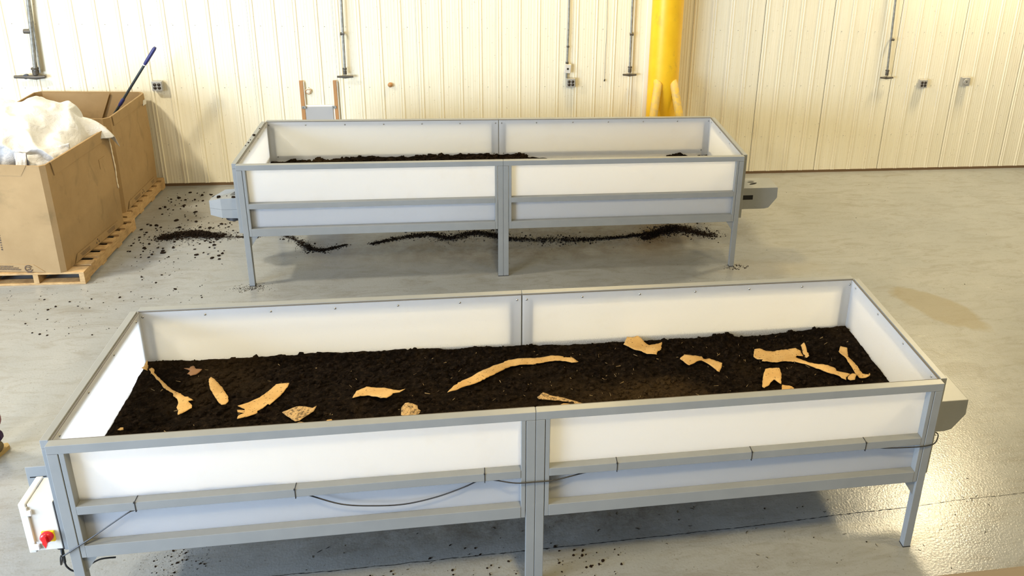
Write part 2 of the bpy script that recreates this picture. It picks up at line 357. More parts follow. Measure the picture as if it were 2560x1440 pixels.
# fixing screws in horizontal rows
pos = []
for z in (.52, 1.21, 1.93):
    for s_ in range(-8, 28): pos.append((-4.493 + PITCH * s_ + .09, YW - .003, z + .008 * noise.noise(Vector((s_, z, 0)))))
    for j in range(24): pos.append((2.747 + .2292 * j + .09, YW - .003, z + .008 * noise.noise(Vector((j, z, 4)))))
tag(link('panel_screw', crumb_mesh('panel_screw', pos, np.full(len(pos), .0042), 1), 'galv', wb), kind='stuff')
tag(bx('baseboard_back', (-9.2, YW - .006, 0), (12.2, YW + .2, .034), 'sill'), 'dark wooden sill under the corrugated wall', kind='structure')
lw = MB(); lw.box((-9.2, -4, 0), (-9.0, -3.4, 6.6)); lw.box((-9.2, 2.8, 0), (-9.0, YW, 6.6)); lw.box((-9.2, -3.4, 4.4), (-9.0, 2.8, 6.6)); tag(lw.build('wall_left', 'plain_wall'), kind='structure')
tag(bx('wall_right', (12.0, -4, 0), (12.2, YW, 6.6), 'plain_wall'), kind='structure')
tag(bx('wall_front', (-9.2, -4.2, 0), (12.2, -4, 6.6), 'plain_wall'), kind='structure')
tag(bx('ceiling', (-9.2, -4.2, 6.6), (12.2, YW + .25, 6.8), 'ceiling'), kind='structure')
# mezzanine the photograph is taken from, with the rail edge that cuts the lower right corner
mz = bx('trim_1', (-5, -3.9, 2.2), (6, .7, 2.4), 'concrete'); tag(mz, 'mezzanine deck edge', kind='structure')
rl = empty('guard_rail', (0, .82, 2.4)); tag(rl, 'dull brown guard rail edge at the bottom right corner', 'rail')
bx('top_rail', (-4.9, -.05, .51), (5.9, .097, .60), 'concrete', rl, .008)
for x in (-4.8, -2.4, 2.9, 5.8): bx('post', (x - .04, -.04, 0), (x + .04, .04, .51), 'concrete', rl)

# ------------------------------------------------------------------ the two compost bins
HALF = BL / 2; SLX = .222                # slot edge on the gearbox cover
VENTS = ((.252, .116, .053, .018, .46), (.236, .153, .040, .009, .12), (.250, .186, .042, .006, .0))
SCREW = MB().tube([(0, 0, 0), (0, -.002, 0), (0, -.0045, 0)], [.0075, .0065, .003], 10).mesh('screw'); SCREW.materials.append(M['steel'])
def soil1_base(x):
    return float(np.interp(x, [0, .4, .8, 1.3, 1.8, 2.3, 2.9, 3.5, 3.9, 4.37, 4.74], [.850, .843, .852, .846, .837, .822, .803, .803, .790, .810, .835]))
def soil1(x, y):
    """height of the nearer bin's soil, bin coordinates"""
    z = soil1_base(x) + .010 * math.sin(2.2 * x + 1) * math.cos(4.1 * y)
    z += .014 * noise.noise(Vector((x * 2.3, y * 2.3, 1))) + .010 * noise.noise(Vector((x * 7, y * 7, 5)))
    z += .050 * math.exp(-((x - 3.78) ** 2 / .006 + (y - 1.2) ** 2 / .004)) + .02 * math.exp(-((x - 2.05) ** 2 / .006 + (y - 1.2) ** 2 / .01))
    return z
def soil2(x, y):
    zb = float(np.interp(x, [0, .35, .85, 1.0, 1.15, 1.75, 2.1, 2.6, 2.7, 3.0, 3.3, 4.1, 4.35, 4.5, 4.74], [.775, .792, .805, .822, .806, .815, .822, .812, .775, .755, .725, .725, .785, .755, .765]))
    k = max(0, min(1, (1.12 - y) / .3)); z = zb * (1 - k) + .785 * k
    return z + .018 * noise.noise(Vector((x * 3.1, y * 3, 9))) + .022 * noise.noise(Vector((x * 11, y * 9, 2)))

def build_bin(OX, OY, near):
    root = empty('compost_bin', (OX, OY, 0))
    B = .0022
    def P(name, a, b, m='frame', par=root, bev=B): return bx(name, a, b, m, par, bev)
    zr = ZT - .050
    for side in (0, 1):                                   # long frames, front and back
        y0, y1 = (0, BD) if side == 0 else (BW - BD, BW)
        for h in (0, 1):
            xa, xb = (0, HALF - .001) if h == 0 else (HALF + .001, BL)
            P('top_rail', (xa, y0, zr), (xb, y1, ZT))
            lx, rx = xa + .0495, xb - .0495
            for xl in (xa, xb - .049):
                lg = P('leg', (xl, y0, .005), (xl + .049, y1, zr - .0015)); P('foot_pad', (xl - .0015, y0 - .0015, 0), (xl + .0505, y1 + .0015, .005), 'black', lg, 0)
            yo = .0015 if side == 0 else -.0015
            P('stile', (lx + .0025, y0 + yo, .513), (lx + .027, y1 + yo, zr)); P('stile', (rx - .027, y0 + yo, .513), (rx - .0025, y1 + yo, zr))
            P('middle_rail', (lx + .027, y0, .789), (rx - .027, y1, .840)); P('lower_rail', (lx + .027, y0, .513), (rx - .027, y1, .590))
            yp0, yp1 = (BD + .0005, BD + .0085) if side == 0 else (BW - BD - .0085, BW - BD - .0005)
            pn = P('side_panel', (xa + .004, yp0, .545), (xb - .004, yp1, ZT - .008), ['panel', 'panel_in' if near else 'panel'], root, 0)
            for q in pn.data.polygons:
                if q.normal.y * (1 if side == 0 else -1) > .5: q.material_index = 1
            xs = [.025, .386, .776, 1.167, 1.559, 1.955, 2.330]
            for x in xs:
                xx = x if h == 0 else BL - x
                for z in (1.176,) if side == 1 or near else (1.176,):
                    s_ = link('screw', SCREW, None, pn, (xx, yp0 if side == 1 else yp1, z))
                    if side == 0: s_.rotation_euler = (0, 0, math.pi)
            if side == 1:
                for xx in ((.085, HALF - .05) if h == 0 else (HALF + .05, BL - .085)): link('screw', SCREW, None, pn, (xx, yp0, .83 if not near else .80))
            P('gap_strip', (xa + .004, yp0, ZT - .0078), (xb - .004, yp1, ZT - .004), 'rim_gap', root, 0)  # dark strip drawn in for the shaded gap between rail and panel
            # corner gussets under the lower rail
            for xg, sg in (((xa + .049, 1),) if h == 0 else ((xb - .049, -1),)):
                MB().prism([(xg, .512), (xg + sg * .075, .512), (xg, .40)], 1, y0 + .018, y0 + .024).build('gusset', 'frame', root)
    for e in (0, 1):                                       # end frames
        xa, xb = (-ET, -.004) if e == 0 else (BL + .004, BL + ET)
        ya, yb = BD + .001, BW - BD - .001
        P('end_rail', (xa, ya, zr), (xb, yb, ZT)); P('end_rail', (xa, ya + .05, .53), (xb, yb - .05, .60)); P('end_rail', (xa, ya + .05, .795), (xb, yb - .05, .846))
        P('end_stile', (xa, ya, .53), (xb, ya + .05, zr - .001)); P('end_stile', (xa, yb - .05, .53), (xb, yb, zr - .001))
        xp = .003 if e == 0 else BL - .003 - .008
        pn = P('end_panel', (xp, BD + .010, .545), (xp + .008, BW - BD - .010, ZT - .008), ['panel', 'panel_in' if near else 'panel'], root, 0)
        for q in pn.data.polygons:
            if q.normal.x * (1 if e == 0 else -1) > .5: q.material_index = 1
        P('gap_strip', (xp, BD + .010, ZT - .0078), (xp + .008, BW - BD - .010, ZT - .004), 'rim_gap', root, 0)
        for y in (.123, .473, .825, 1.176):
            link('screw', SCREW, None, pn, (xp + (.008 if e == 0 else 0), y, 1.183), (0, 0, math.pi / 2 if e == 0 else -math.pi / 2))
    P('floor_grate', (.02, BD + .012, .556), (BL - .02, BW - BD - .012, .566), 'frame', root, 0)
    for h in (0, 1):                                       # drip trough braces under the grate
        P('cross_brace', (HALF * h + HALF / 2 - .02, BD, .52), (HALF * h + HALF / 2 + .02, BW - BD, .552))
    # gearbox cover on the right end
    y0 = .40 if near else .25; y1 = y0 + .275; b = BL
    cv = MB().prism([(b + ET, .77), (b + .485, .77), (b + .488, .655), (b + .405, .543), (b + .36, .532), (b + ET, .532)], 1, y0, y1).build('gearbox_cover', 'frame', root)
    mod = cv.modifiers.new('bevel', 'BEVEL'); mod.width = .004; mod.segments = 2
    mb = MB()
    for (cx, cy, lx, ly, a) in VENTS:
        ring = []
        for k in range(16):
            t_ = 2 * math.pi * k / 16; X = lx * math.cos(t_); Y = ly * math.sin(t_) * (1 - .5 * math.cos(t_) ** 4)
            ring.append((b + cx + X * math.cos(a) - Y * math.sin(a), y0 + cy + X * math.sin(a) + Y * math.cos(a), .7712))
        mb.add(ring, [tuple(range(16))])
    mb.build('vent_mark', 'slot', cv)
    if not near:
        MB().box((b + .05, y0 - .001, .640), (b + SLX, y0 + .004, .690)).build('access_slot', 'slot', cv)
        MB().box((b + .05, y0 - .003, .535), (b + SLX - .004, y0 + .002, .638), 0, .001).build('access_flap', 'frame', cv)
    link('screw', SCREW, None, cv, (b + .26, y0, .56))
    # left end
    if near:
        MB().box((-.345, .41, .55), (-ET, .42, .775), 0, .002).build('cover_plate', 'frame', root)
        MB().box((-.33, .4085, .705), (-.25, .4105, .711)).build('cover_seam', 'slot', root)
    else:
        A = [(-ET, .28), (-.243, .28), (-.374, .38), (-.372, .45), (-.262, .53), (-ET, .55)]
        zt = [.785, .781, .722, .722, .77, .775]; zb = [.575, .585, .575, .575, .58, .575]; zm = [.668, .672, .648, .648, .67, .67]
        for nm, lo, hi in (('winch_cover', zm, zt), ('winch_cover_base', zb, [z - .002 for z in zm])):
            mb = MB(); k = 6; mb.add([(x, y, lo[i]) for i, (x, y) in enumerate(A)] + [(x, y, hi[i]) for i, (x, y) in enumerate(A)],
                   [(5, 4, 3, 2, 1, 0), (6, 7, 8, 9, 10, 11)] + [(i, (i + 1) % k, (i + 1) % k + k, i + k) for i in range(k)]); mb.build(nm, 'frame', root)
        mb = MB(); mb.cyl((-.16, .40, .535), (-.16, .40, .58), .085, 20); mb.build('winch_drum', 'black', root)
        mb = MB()
        for dy, L_ in ((0, .05), (.02, .045), (.04, .04)): mb.box((-.175 + dy * .2, .36 + dy, .7855), (-.175 + L_, .368 + dy, .7865))
        mb.build('vent_mark', 'slot', root)
        link('soil_crumb', crumb_mesh('soil_crumb', [(-.13, .30, .788), (-.28, .36, .768), (-.12, .45, .784), (-.15, .43, .784), (-.30, .40, .758), (-.2, .34, .785)], [.016, .017, .014, .008, .008, .006]), 'soil_spill', root)
    return root

near = build_bin(X1, Y1, True)
tag(near, 'nearest long grey-framed bin with white plastic sides, torn cardboard on its soil', 'compost bin', 'compost bins')
far = build_bin(X2, Y2, False)
tag(far, 'farther long grey-framed bin with white plastic sides beside the corrugated wall', 'compost bin', 'compost bins')

# control box with the red rotary switch, on the nearer bin's left end
cb = MB().box((-.168, .05, .54), (-ET - .006, .24, .84), 0, .004).build('control_box', 'white_abs', near)
MB().box((-.205, .045, .533), (-.170, .245, .847), 0, .005).build('lid', 'white_abs', cb)
MB().box((-.178, .039, .60), (-.166, .246, .826), 0, .003).build('lid_gasket', 'white_abs', cb)
for z in (.775, .555):
    MB().box((-.192, .036, z), (-.150, .052, z + .032), 0, .003).build('clip', 'white_clip', cb)
MB().box((-.130, .040, .600), (-.072, .051, .665), 0, .003).build('switch_plate', 'yel_plate', cb)
k = MB().tube([(-.103, .041, .640), (-.103, .030, .640), (-.103, .020, .640), (-.103, .0165, .640)], [.030, .030, .027, .020], 24)
k.prism([(-.103, .592), (-.114, .622), (-.112, .662), (-.103, .668), (-.094, .662), (-.092, .622)], 1, .020, .004); k.build('switch_knob', 'red', cb)
MB().box((-.0495, .05, .535), (-.0435, .22, .842)).build('mounting_gasket', 'black', cb)
MB().tube([(-.085, .10, .54), (-.085, .10, .505), (-.085, .10, .50)], [.020, .020, .012], 12).build('cable_gland', 'black', cb)

def bp(px, py, y):                                         # pixel -> nearer bin coordinates on the plane y
    p = at(1, Y1 + y, px, py); return (p.x - X1, y, p.z)
def cx_(px, y, drop):                                     # x from the photo, height as a drop below the middle rail
    return (bp(px, 1200 + (1212 - px) * .078, y)[0], y, .789 - drop)
path = [(-.085, .10, .505), (-.075, .06, .45), (-.05, .0, .485), bp(152, 1391, -.008), bp(163, 1387, -.008), bp(235, 1340, -.008), bp(315, 1285, -.006), cx_(337, .012, .006), cx_(380, .03, -.004), cx_(480, .02, .006), cx_(600, .018, .008), cx_(690, .025, .002), cx_(737, .03, -.002),
        cx_(768, .024, .012), cx_(850, .016, .085), cx_(930, .014, .113), cx_(1010, .014, .120), cx_(1090, .014, .09), cx_(1160, .015, .04), cx_(1205, .022, .004), cx_(1240, .010, .008), cx_(1290, -.008, .022), cx_(1345, -.008, .026), cx_(1385, -.006, .026), cx_(1450, .014, .014), cx_(1500, .025, .002), cx_(1543, .03, -.003), cx_(1620, .024, .007), cx_(1770, .024, .005), cx_(1880, .03, -.004), cx_(2000, .03, -.006), cx_(2160, .022, .0),
        cx_(2215, .004, .004), cx_(2290, -.008, .004), cx_(2322, -.008, .0), (BL + .02, .0, .80), (BL + .062, .05, .815), (BL + .055, .10, .80)]
cable = MB().tube(smooth_path(path, 6), .0038, 8).build('power_cable', 'black', near)
MB().tube(smooth_path([(-.085, .10, .50), (-.086, .10, .42), (-.082, .10, .37), (-.05, .10, .335), (.0, .11, .345), (.06, .14, .36), (.13, .16, .345)], 8), .0045, 8).build('loose_lead', 'black', near)
MB().tube([(-.085, .10, .50), (-.0865, .10, .40)], [.009, .007], 10).build('strain_relief', 'black', cable)
for px, py in ((337, 1262), (737, 1226), (1212, 1194), (1543, 1168), (1880, 1137), (2166, 1108)):
    x = bp(px, py, 0)[0]; wd = .0022; mb = MB()
    mb.box((x - wd, -.0015, .787), (x + wd, 0, .842)); mb.box((x - wd, -.0015, .840), (x + wd, BD, .8415)); mb.box((x - wd, -.0015, .780), (x + wd, BD, .7875)); mb.box((x - .005, -.004, .836), (x + .003, .003, .844))
    mb.build('cable_tie', 'black', cable)

# soil
def soil_body(name, OX, OY, fn, step, label):
    xs = np.linspace(.012, BL - .012, int((BL - .02) / step)); ys = np.linspace(BD + .010, BW - BD - .010, int((BW - .12) / step)); nx, ny = len(xs), len(ys)
    vs = []
    for y in ys:
        for x in xs:
            z = fn(x, y) + .006 * noise.noise(Vector((x * 24, y * 24, 3))) + .004 * noise.noise(Vector((x * 60, y * 60, 7)))
            vs.append((x, y, z))
    fs = [(j * nx + i, j * nx + i + 1, (j + 1) * nx + i + 1, (j + 1) * nx + i) for j in range(ny - 1) for i in range(nx - 1)]
    k = len(vs)                                            # skirt and bottom so that the soil is a solid body
    rim = [i for i in range(nx)] + [j * nx + nx - 1 for j in range(1, ny)] + [(ny - 1) * nx + i for i in range(nx - 2, -1, -1)] + [j * nx for j in range(ny - 2, 0, -1)]
    vs += [(vs[i][0], vs[i][1], .568) for i in rim]; q = len(rim)
    fs += [(rim[(i + 1) % q], rim[i], k + i, k + (i + 1) % q) for i in range(q)] + [tuple(range(k + q - 1, k - 1, -1))]
    me = bpy.data.meshes.new(name); me.from_pydata(vs, [], fs); me.update(); me.polygons.foreach_set('use_smooth', [True] * len(me.polygons))
    o = link(name, me, 'soil', None, (OX, OY, 0)); tag(o, label, 'soil', kind='stuff'); return o
so1 = soil_body('soil', X1, Y1, soil1, .013, 'dark crumbly soil strewn with torn cardboard in the nearest bin')
so2 = soil_body('soil', X2, Y2, soil2, .02, 'dark lumpy soil showing low in the farther bin')
POLYS = []; OX_, OY_ = X1, Y1
def covered(x, y):
    for P in POLYS:
        c_ = False; k = len(P)
        for i in range(k):
            (xa, ya), (xb, yb) = P[i], P[i - 1]
            if (ya > y) != (yb > y) and x < (xb - xa) * (y - ya) / (yb - ya) + xa: c_ = not c_
        if c_: return True
    return False
def top_crumbs(fn, cnt, ylo, yhi, rr, parent, xlo=.03, xhi=BL - .03):
    X = RNG.uniform(xlo, xhi, cnt); Y = ylo + (yhi - ylo) * RNG.uniform(0, 1, cnt); R_ = rr[0] + (rr[1] - rr[0]) * RNG.uniform(0, 1, cnt) ** 4
    ok = [not covered(x + OX_, y + OY_) for x, y in zip(X, Y)] if fn is soil1 else [True] * cnt
    X, Y, R_ = X[ok], Y[ok], R_[ok]
    pos = [(x, y, fn(x, y) + .25 * q) for x, y, q in zip(X, Y, R_)]
    tag(link('soil_crumb', crumb_mesh('soil_crumb', pos, R_, .8), 'soil', parent), kind='stuff')
top_crumbs(soil2, 1600, .85, BW - BD - .03, (.008, .030), so2, .03, 2.75)
top_crumbs(soil2, 160, .95, BW - BD - .03, (.008, .034), so2, 4.2, BL - .04)
top_crumbs(soil2, 500, .3, BW - BD - .03, (.008, .03), so2)
# straw and wood fibres in the nearer soil
mb = MB()
for k in range(380):
    x, y = random.uniform(.05, BL - .05), random.uniform(.1, BW - .1); a = random.uniform(0, 3.14); L_ = random.choice((.003, .004, .005, .007, .010, .016)); wd = random.uniform(.0006, .0014); z = soil1(x, y) + .009
    if x < 1.6 and random.random() < .6: continue
    dx, dy = math.cos(a) * L_, math.sin(a) * L_; ex, ey = -math.sin(a) * wd, math.cos(a) * wd
    vs = [(x - dx - ex, y - dy - ey, z), (x + dx - ex, y + dy - ey, z + random.uniform(-.004, .008)), (x + dx + ex, y + dy + ey, z + .003), (x - dx + ex, y - dy + ey, z)]
    vs += [(p[0], p[1], p[2] - .0015) for p in vs]
    mb.add(vs, [(0, 1, 2, 3), (7, 6, 5, 4), (0, 4, 5, 1), (1, 5, 6, 2), (2, 6, 7, 3), (3, 7, 4, 0)])
tag(mb.build('straw_bit', 'straw', so1), kind='stuff')

# torn cardboard on the nearer soil: outlines (crop, scale) in photo pixels
A_, B_, C_ = (240, 720, 3.6), (860, 720, 3.6), (1500, 680, 3.657)
PIECES = [
 ('cardboard_strip', 'card', 'ragged cardboard strip at the left end of the soil, flaring at its near end', A_, .010, (1.0, 2.0), [(475,725),(500,712),(525,730),(520,755),(560,792),(600,830),(660,890),(700,925),(770,965),(800,985),(830,985),(875,1015),(830,1020),(865,1060),(862,1080),(800,1110),(735,1140),(740,1100),(725,1075),(740,1040),(730,1000),(695,975),(690,945),(660,930),(600,880),(560,820),(540,810),(530,790),(505,765),(490,740)]),
 ('cardboard_scrap', 'card', 'curled cardboard scrap in the far left corner of the nearest bin', A_, .030, (1, 1), [(375,680),(410,665),(460,655),(470,690),(465,740),(430,745),(410,720),(385,700)]),
 ('dry_leaf', 'leaf', 'brown crumpled leaf lying in the soil near the left end', A_, .006, (2, 2), [(790,720),(840,725),(850,710),(875,700),(900,725),(955,730),(930,750),(900,770),(850,790),(840,775),(820,770),(850,745)]),
 ('cardboard_oval', 'card', 'oval tan cardboard piece with smooth rounded ends', A_, .006, (1, .5), [(1015,820),(1035,800),(1060,815),(1085,840),(1135,885),(1165,940),(1190,980),(1190,1020),(1165,1045),(1130,1050),(1105,1030),(1065,970),(1035,920),(1018,870)]),
 ('cardboard_strip', 'card', 'split cardboard strip with frayed forked near end, left half of the soil', A_, .016, (1, 1), [(1275,1055),(1340,1028),(1400,1000),(1470,970),(1530,930),(1620,858),(1680,857),(1740,858),(1725,890),(1640,970),(1560,1040),(1545,1030),(1500,1065),(1450,1090),(1450,1110),(1400,1130),(1330,1155),(1270,1175),(1280,1145),(1340,1115),(1275,1115),(1270,1095),(1340,1090),(1335,1075)]),
 ('cardboard_square', 'card_dirty', 'soil-caked square of cardboard close to the front rim', A_, .010, (1, 1), [(1675,1115),(1740,1092),(1800,1070),(1880,1070),(1950,1085),(1985,1065),(1960,1110),(1890,1152),(1830,1190),(1790,1195),(1730,1155)]),
 ('cardboard_scrap', 'card_dirty', 'small dirty scrap just in front of the soil-caked square', A_, .006, (1, 1), [(1765,1220),(1840,1200),(1885,1205),(1870,1225),(1800,1235)]),
 ('cardboard_scrap', 'card', 'little tan scrap peeping over the front rim left of centre', A_, .010, (1, 1), [(2050,1215),(2080,1190),(2120,1180),(2130,1195),(2115,1215)]),
 ('cardboard_scrap', 'card', 'tiny pale scrap at the left front corner of the soil', A_, .008, (1, 1), [(195,1278),(220,1258),(245,1250),(246,1275)]),
 ('cardboard_curl', 'card', 'wing-shaped cardboard piece with one pointed upturned tip', B_, .028, (1, 1), [(75,970),(110,900),(200,860),(290,870),(380,890),(440,915),(500,920),(550,905),(500,940),(440,950),(420,985),(385,1010),(330,1010),(280,975),(210,950),(150,955)]),
 ('cardboard_scrap', 'card_dirty', 'pale rounded scrap near the front rim below the wing-shaped piece', B_, .012, (1, 1), [(515,1075),(550,1045),(600,1045),(660,1060),(665,1085),(690,1095),(660,1140),(610,1160),(540,1145),(512,1130)]),
 ('cardboard_strip', 'card', 'longest cardboard strip, curving across the middle of the soil', B_, .014, (1, 1), [(930,940),(985,885),(1060,845),(1130,815),(1190,782),(1250,750),(1330,718),(1400,690),(1480,655),(1560,635),(1630,633),(1700,632),(1780,620),(1860,600),(1960,605),(2050,620),(2110,655),(2050,665),(1990,650),(1900,648),(1830,660),(1720,685),(1600,695),(1500,710),(1400,760),(1300,810),(1210,855),(1130,880),(1060,895),(1000,920)]),
 ('cardboard_strip', 'card_dirty', 'soil-streaked narrow strip arching to the front rim right of centre', B_, .030, (1, 1), [(1740,975),(1790,940),(1880,950),(1990,970),(2100,995),(2200,1025),(2310,1060),(2240,1065),(2120,1030),(2040,1005),(1950,990),(1860,985),(1750,990)]),
 ('cardboard_scrap', 'card', 'rough scrap half hidden behind the front rim at mid seam', B_, .016, (1, 1), [(1860,1090),(1900,1075),(1940,1055),(1970,1035),(2020,1045),(2080,1060),(2095,1075),(1980,1085)]),
 ('cardboard_scrap', 'card', 'small pointed scrap behind the front rim just left of mid seam', B_, .016, (1, 1), [(1440,1120),(1465,1095),(1490,1095),(1515,1115)]),
 ('cardboard_curl', 'card', 'bent cardboard piece against the back panel right of centre', C_, .030, (1, 1), [(215,650),(245,595),(290,610),(340,585),(370,610),(410,640),(450,660),(500,650),(568,625),(560,690),(525,730),(520,755),(430,750),(380,725),(330,710),(280,680)]),
 ('cardboard_twist', 'card', 'twisted bow-shaped cardboard strip on the right half', C_, .022, (1, 1), [(730,810),(770,762),(850,780),(930,772),(945,795),(1000,790),(1060,810),(1118,825),(1115,850),(1095,890),(1040,860),(980,830),(930,815),(880,830),(815,860),(770,835)]),
 ('cardboard_strip', 'card', 'widest cardboard piece, a flag tapering to a long tail at the right', C_, .016, (1, 1), [(1405,765),(1412,700),(1460,690),(1520,710),(1600,710),(1700,690),(1790,682),(1830,700),(1850,735),(1860,755),(1800,750),(1790,765),(1840,785),(1900,815),(1960,830),(2080,850),(2150,880),(2160,905),(2240,925),(2285,940),(2250,965),(2250,990),(2170,950),(2060,910),(1960,865),(1870,830),(1800,810),(1700,805),(1620,820),(1550,816),(1480,810),(1490,795),(1440,790)]),
 ('cardboard_curl', 'card', 'rolled tab standing at the end of the widest cardboard piece', C_, .035, (1, 1), [(1835,670),(1860,672),(1905,735),(1910,760),(1890,765),(1865,725)]),
 ('cardboard_scrap', 'card', 'knotted scrap between the tapering tail and the hooked strip', C_, .022, (1, 1), [(2265,960),(2290,935),(2335,925),(2350,950),(2330,990),(2290,985),(2265,975)]),
 ('cardboard_square', 'card', 'upright rectangular cardboard piece with a torn bite, right front', C_, .020, (1, 1), [(1510,890),(1575,874),(1640,860),(1660,905),(1657,970),(1655,1030),(1620,1010),(1590,985),(1560,1015),(1545,1045),(1500,1070),(1482,1055),(1485,990),(1495,935)]),
 ('cardboard_scrap', 'card', 'small flap beside the bitten rectangle at the front rim', C_, .014, (1, 1), [(1665,1035),(1730,1035),(1775,1055),(1740,1095),(1655,1098)]),
 ('cardboard_strip', 'card', 'hooked cardboard strip at the right end of the soil', C_, .016, (1, 1), [(2185,710),(2200,665),(2260,690),(2270,770),(2330,830),(2370,890),(2400,930),(2450,945),(2465,935),(2468,950),(2430,965),(2370,968),(2330,920),(2290,850),(2260,800),(2230,760)]),
]
def cardboard(name, mk, label, crop, lift, wav, poly, seed):
    bm = bmesh.new(); ring = []
    for (x, y) in poly:
        px, py = crop[0] + x / crop[2], crop[1] + y / crop[2]; z = .84
        for _ in range(3):
            p = at(2, z, px, py); z = soil1(p.x - X1, p.y - Y1) + .018 + lift * .45
        ring.append(Vector((min(max(p.x, X1 + .018), X1 + BL - .018), min(max(p.y, Y1 + BD + .014), Y1 + BW - BD - .016), 0)))
    fine = []
    for i, p in enumerate(ring):                            # torn edge: extra points nudged sideways
        q = ring[(i + 1) % len(ring)]; d = q - p; k = max(1, int(d.length / .014)); nn = Vector((-d.y, d.x, 0)).normalized() if d.length > 0 else Vector()
        for t_ in range(k):
            w_ = p + d * (t_ / k)
            if t_: w_ = w_ + nn * .006 * noise.noise(w_ * 90 + Vector((seed, 0, 0)))
            fine.append(w_)
    POLYS.append([(p.x, p.y) for p in ring]); vs = [bm.verts.new(p) for p in fine]
    fc = bm.faces.new(vs); bmesh.ops.triangulate(bm, faces=[fc])
    for _ in range(5):
        lg = [e for e in bm.edges if e.calc_length() > .022]
        if not lg: break
        bmesh.ops.subdivide_edges(bm, edges=lg, cuts=1); bmesh.ops.triangulate(bm, faces=[q for q in bm.faces if len(q.verts) > 3])
    xs = [q.co.x for q in bm.verts]; ys = [q.co.y for q in bm.verts]; cx, cy = sum(xs) / len(xs), sum(ys) / len(ys)
    sx, sy = max(max(xs) - min(xs), .03), max(max(ys) - min(ys), .03)
    for q in bm.verts:
        a, b = (q.co.x - cx) / sx, (q.co.y - cy) / sy
        cu = math.sin(a * 4.2 * wav[0] + seed) * .5 + .5 * math.cos(b * 3.6 * wav[1] + seed * 1.7)
        cu += .5 * noise.noise(Vector((q.co.x * 14, q.co.y * 14, seed)))
        q.co.z = max(soil1(q.co.x - X1, q.co.y - Y1) + .017 + lift * (.45 + .55 * cu), soil1(q.co.x - X1, q.co.y - Y1) + .015)
    z0 = min(q.co.z for q in bm.verts); o3 = Vector((cx, cy, z0))
    for q in bm.verts: q.co -= o3
    bmesh.ops.recalc_face_normals(bm, faces=bm.faces)
    if sum(q.normal.z for q in bm.faces) < 0: bmesh.ops.reverse_faces(bm, faces=bm.faces)
    me = bpy.data.meshes.new(name); bm.to_mesh(me); bm.free()
    me.polygons.foreach_set('use_smooth', [True] * len(me.polygons))
    o = link(name, me, mk, None, o3); md = o.modifiers.new('thickness', 'SOLIDIFY'); md.thickness = .0035; md.offset = -1
    tag(o, label, 'leaf' if mk == 'leaf' else 'cardboard', 'torn pieces lying on the soil of the nearest bin')
for k, pc in enumerate(PIECES): cardboard(*pc[:3], pc[3], pc[4] * 1.5, pc[5], pc[6], k * 1.37)
top_crumbs(soil1, 8500, BD + .03, BW - BD - .03, (.004, .024), so1)
top_crumbs(soil1, 500, BW - BD - .09, BW - BD - .02, (.006, .022), so1)

# ------------------------------------------------------------------ spilled soil on the floor
def ridge(name, pts, wid, cnt, label, heap=0.0, seed=0):
    """spilled soil along a floor polyline: a mass of flattened crumbs, piled up where heap > 0"""
    P = smooth_path([(x, y, 0) for x, y in pts], 12); L_ = len(P); pos = []; R_ = []
    for k in range(int(cnt * 1.7)):
        i = random.randrange(L_); p = P[i]; e = math.sin(math.pi * i / (L_ - 1)) ** .6
        w_ = wid * (.25 + .75 * e) * (.35 + 1.3 * abs(noise.noise(Vector((p.x * 1.7, p.y * 1.7, seed)))) + .7 * abs(noise.noise(Vector((p.x * 6, p.y, seed + 3)))))
        if random.random() < .22: w_ *= 2.4
        dx, dy = random.gauss(0, w_), random.gauss(0, w_ * .62); q = (dx / wid) ** 2 * .3 + (dy / (wid * .62)) ** 2 * .5
        z = heap * e * math.exp(-q * 1.6) * random.random(); rd = random.uniform(.0013, .0038) + .009 * random.random() ** 14
        pos.append((p.x + dx, p.y + dy, z + rd * .2)); R_.append(rd)
    tag(link(name, crumb_mesh(name, pos, np.array(R_), .55), 'soil_spill'), label, 'soil', kind='stuff')
ridge('spilled_soil', [(-3.18, 8.53), (-3.02, 8.58), (-2.90, 8.60), (-2.78, 8.57), (-2.62, 8.53)], .085, 4200, 'dark heap of spilled soil left of the farther bin', .055, 1)
ridge('spilled_soil', [(-2.6, 8.52), (-2.4, 8.50), (-2.15, 8.52)], .03, 350, 'thin trail of soil reaching from the heap to the farther bin', 0, 2)
ridge('spilled_soil', [(-1.95, 8.50), (-1.75, 8.30), (-1.64, 8.16), (-1.50, 8.14), (-1.3, 8.24)], .05, 1300, 'small dark soil smear under the left end of the farther bin', .012, 3)
ridge('spilled_soil', [(-1.05, 8.24), (-.75, 8.36), (-.45, 8.42), (-.25, 8.30), (0, 8.42), (.2, 8.36), (.40, 8.24), (.84, 8.19), (1.23, 8.17), (1.63, 8.20), (1.95, 8.27), (2.15, 8.32)], .06, 6500, 'long dark line of spilled soil under the farther bin', .014, 4)
ridge('spilled_soil', [(1.85, 8.14), (2.05, 8.28), (2.25, 8.38), (2.38, 8.30), (2.60, 8.16)], .11, 4200, 'dark soil patch under the right end of the farther bin', .016, 5)
pos = []; R_ = []
for k in range(330):                                       # loose lumps between the cartons and the farther bin
    x = random.uniform(-3.45, -2.2); y = random.uniform(8.0, 9.75); q = random.random()
    if (x > -2.45 and y < 8.9): continue
    pos.append((x, y, .004)); R_.append(.004 + .018 * random.random() ** 3)
for k in range(220):
    x = random.uniform(-4.6, -2.4); y = random.uniform(6.7, 8.0); pos.append((x, y, .002)); R_.append(.003 + .009 * random.random() ** 4)
for k in range(220): a = random.uniform(0, 6.28); d = random.gauss(0, .05); pos.append((X2 + .02 + d * 1.5, Y2 - .03 + random.gauss(0, .03), .001)); R_.append(.0015 + .003 * random.random())
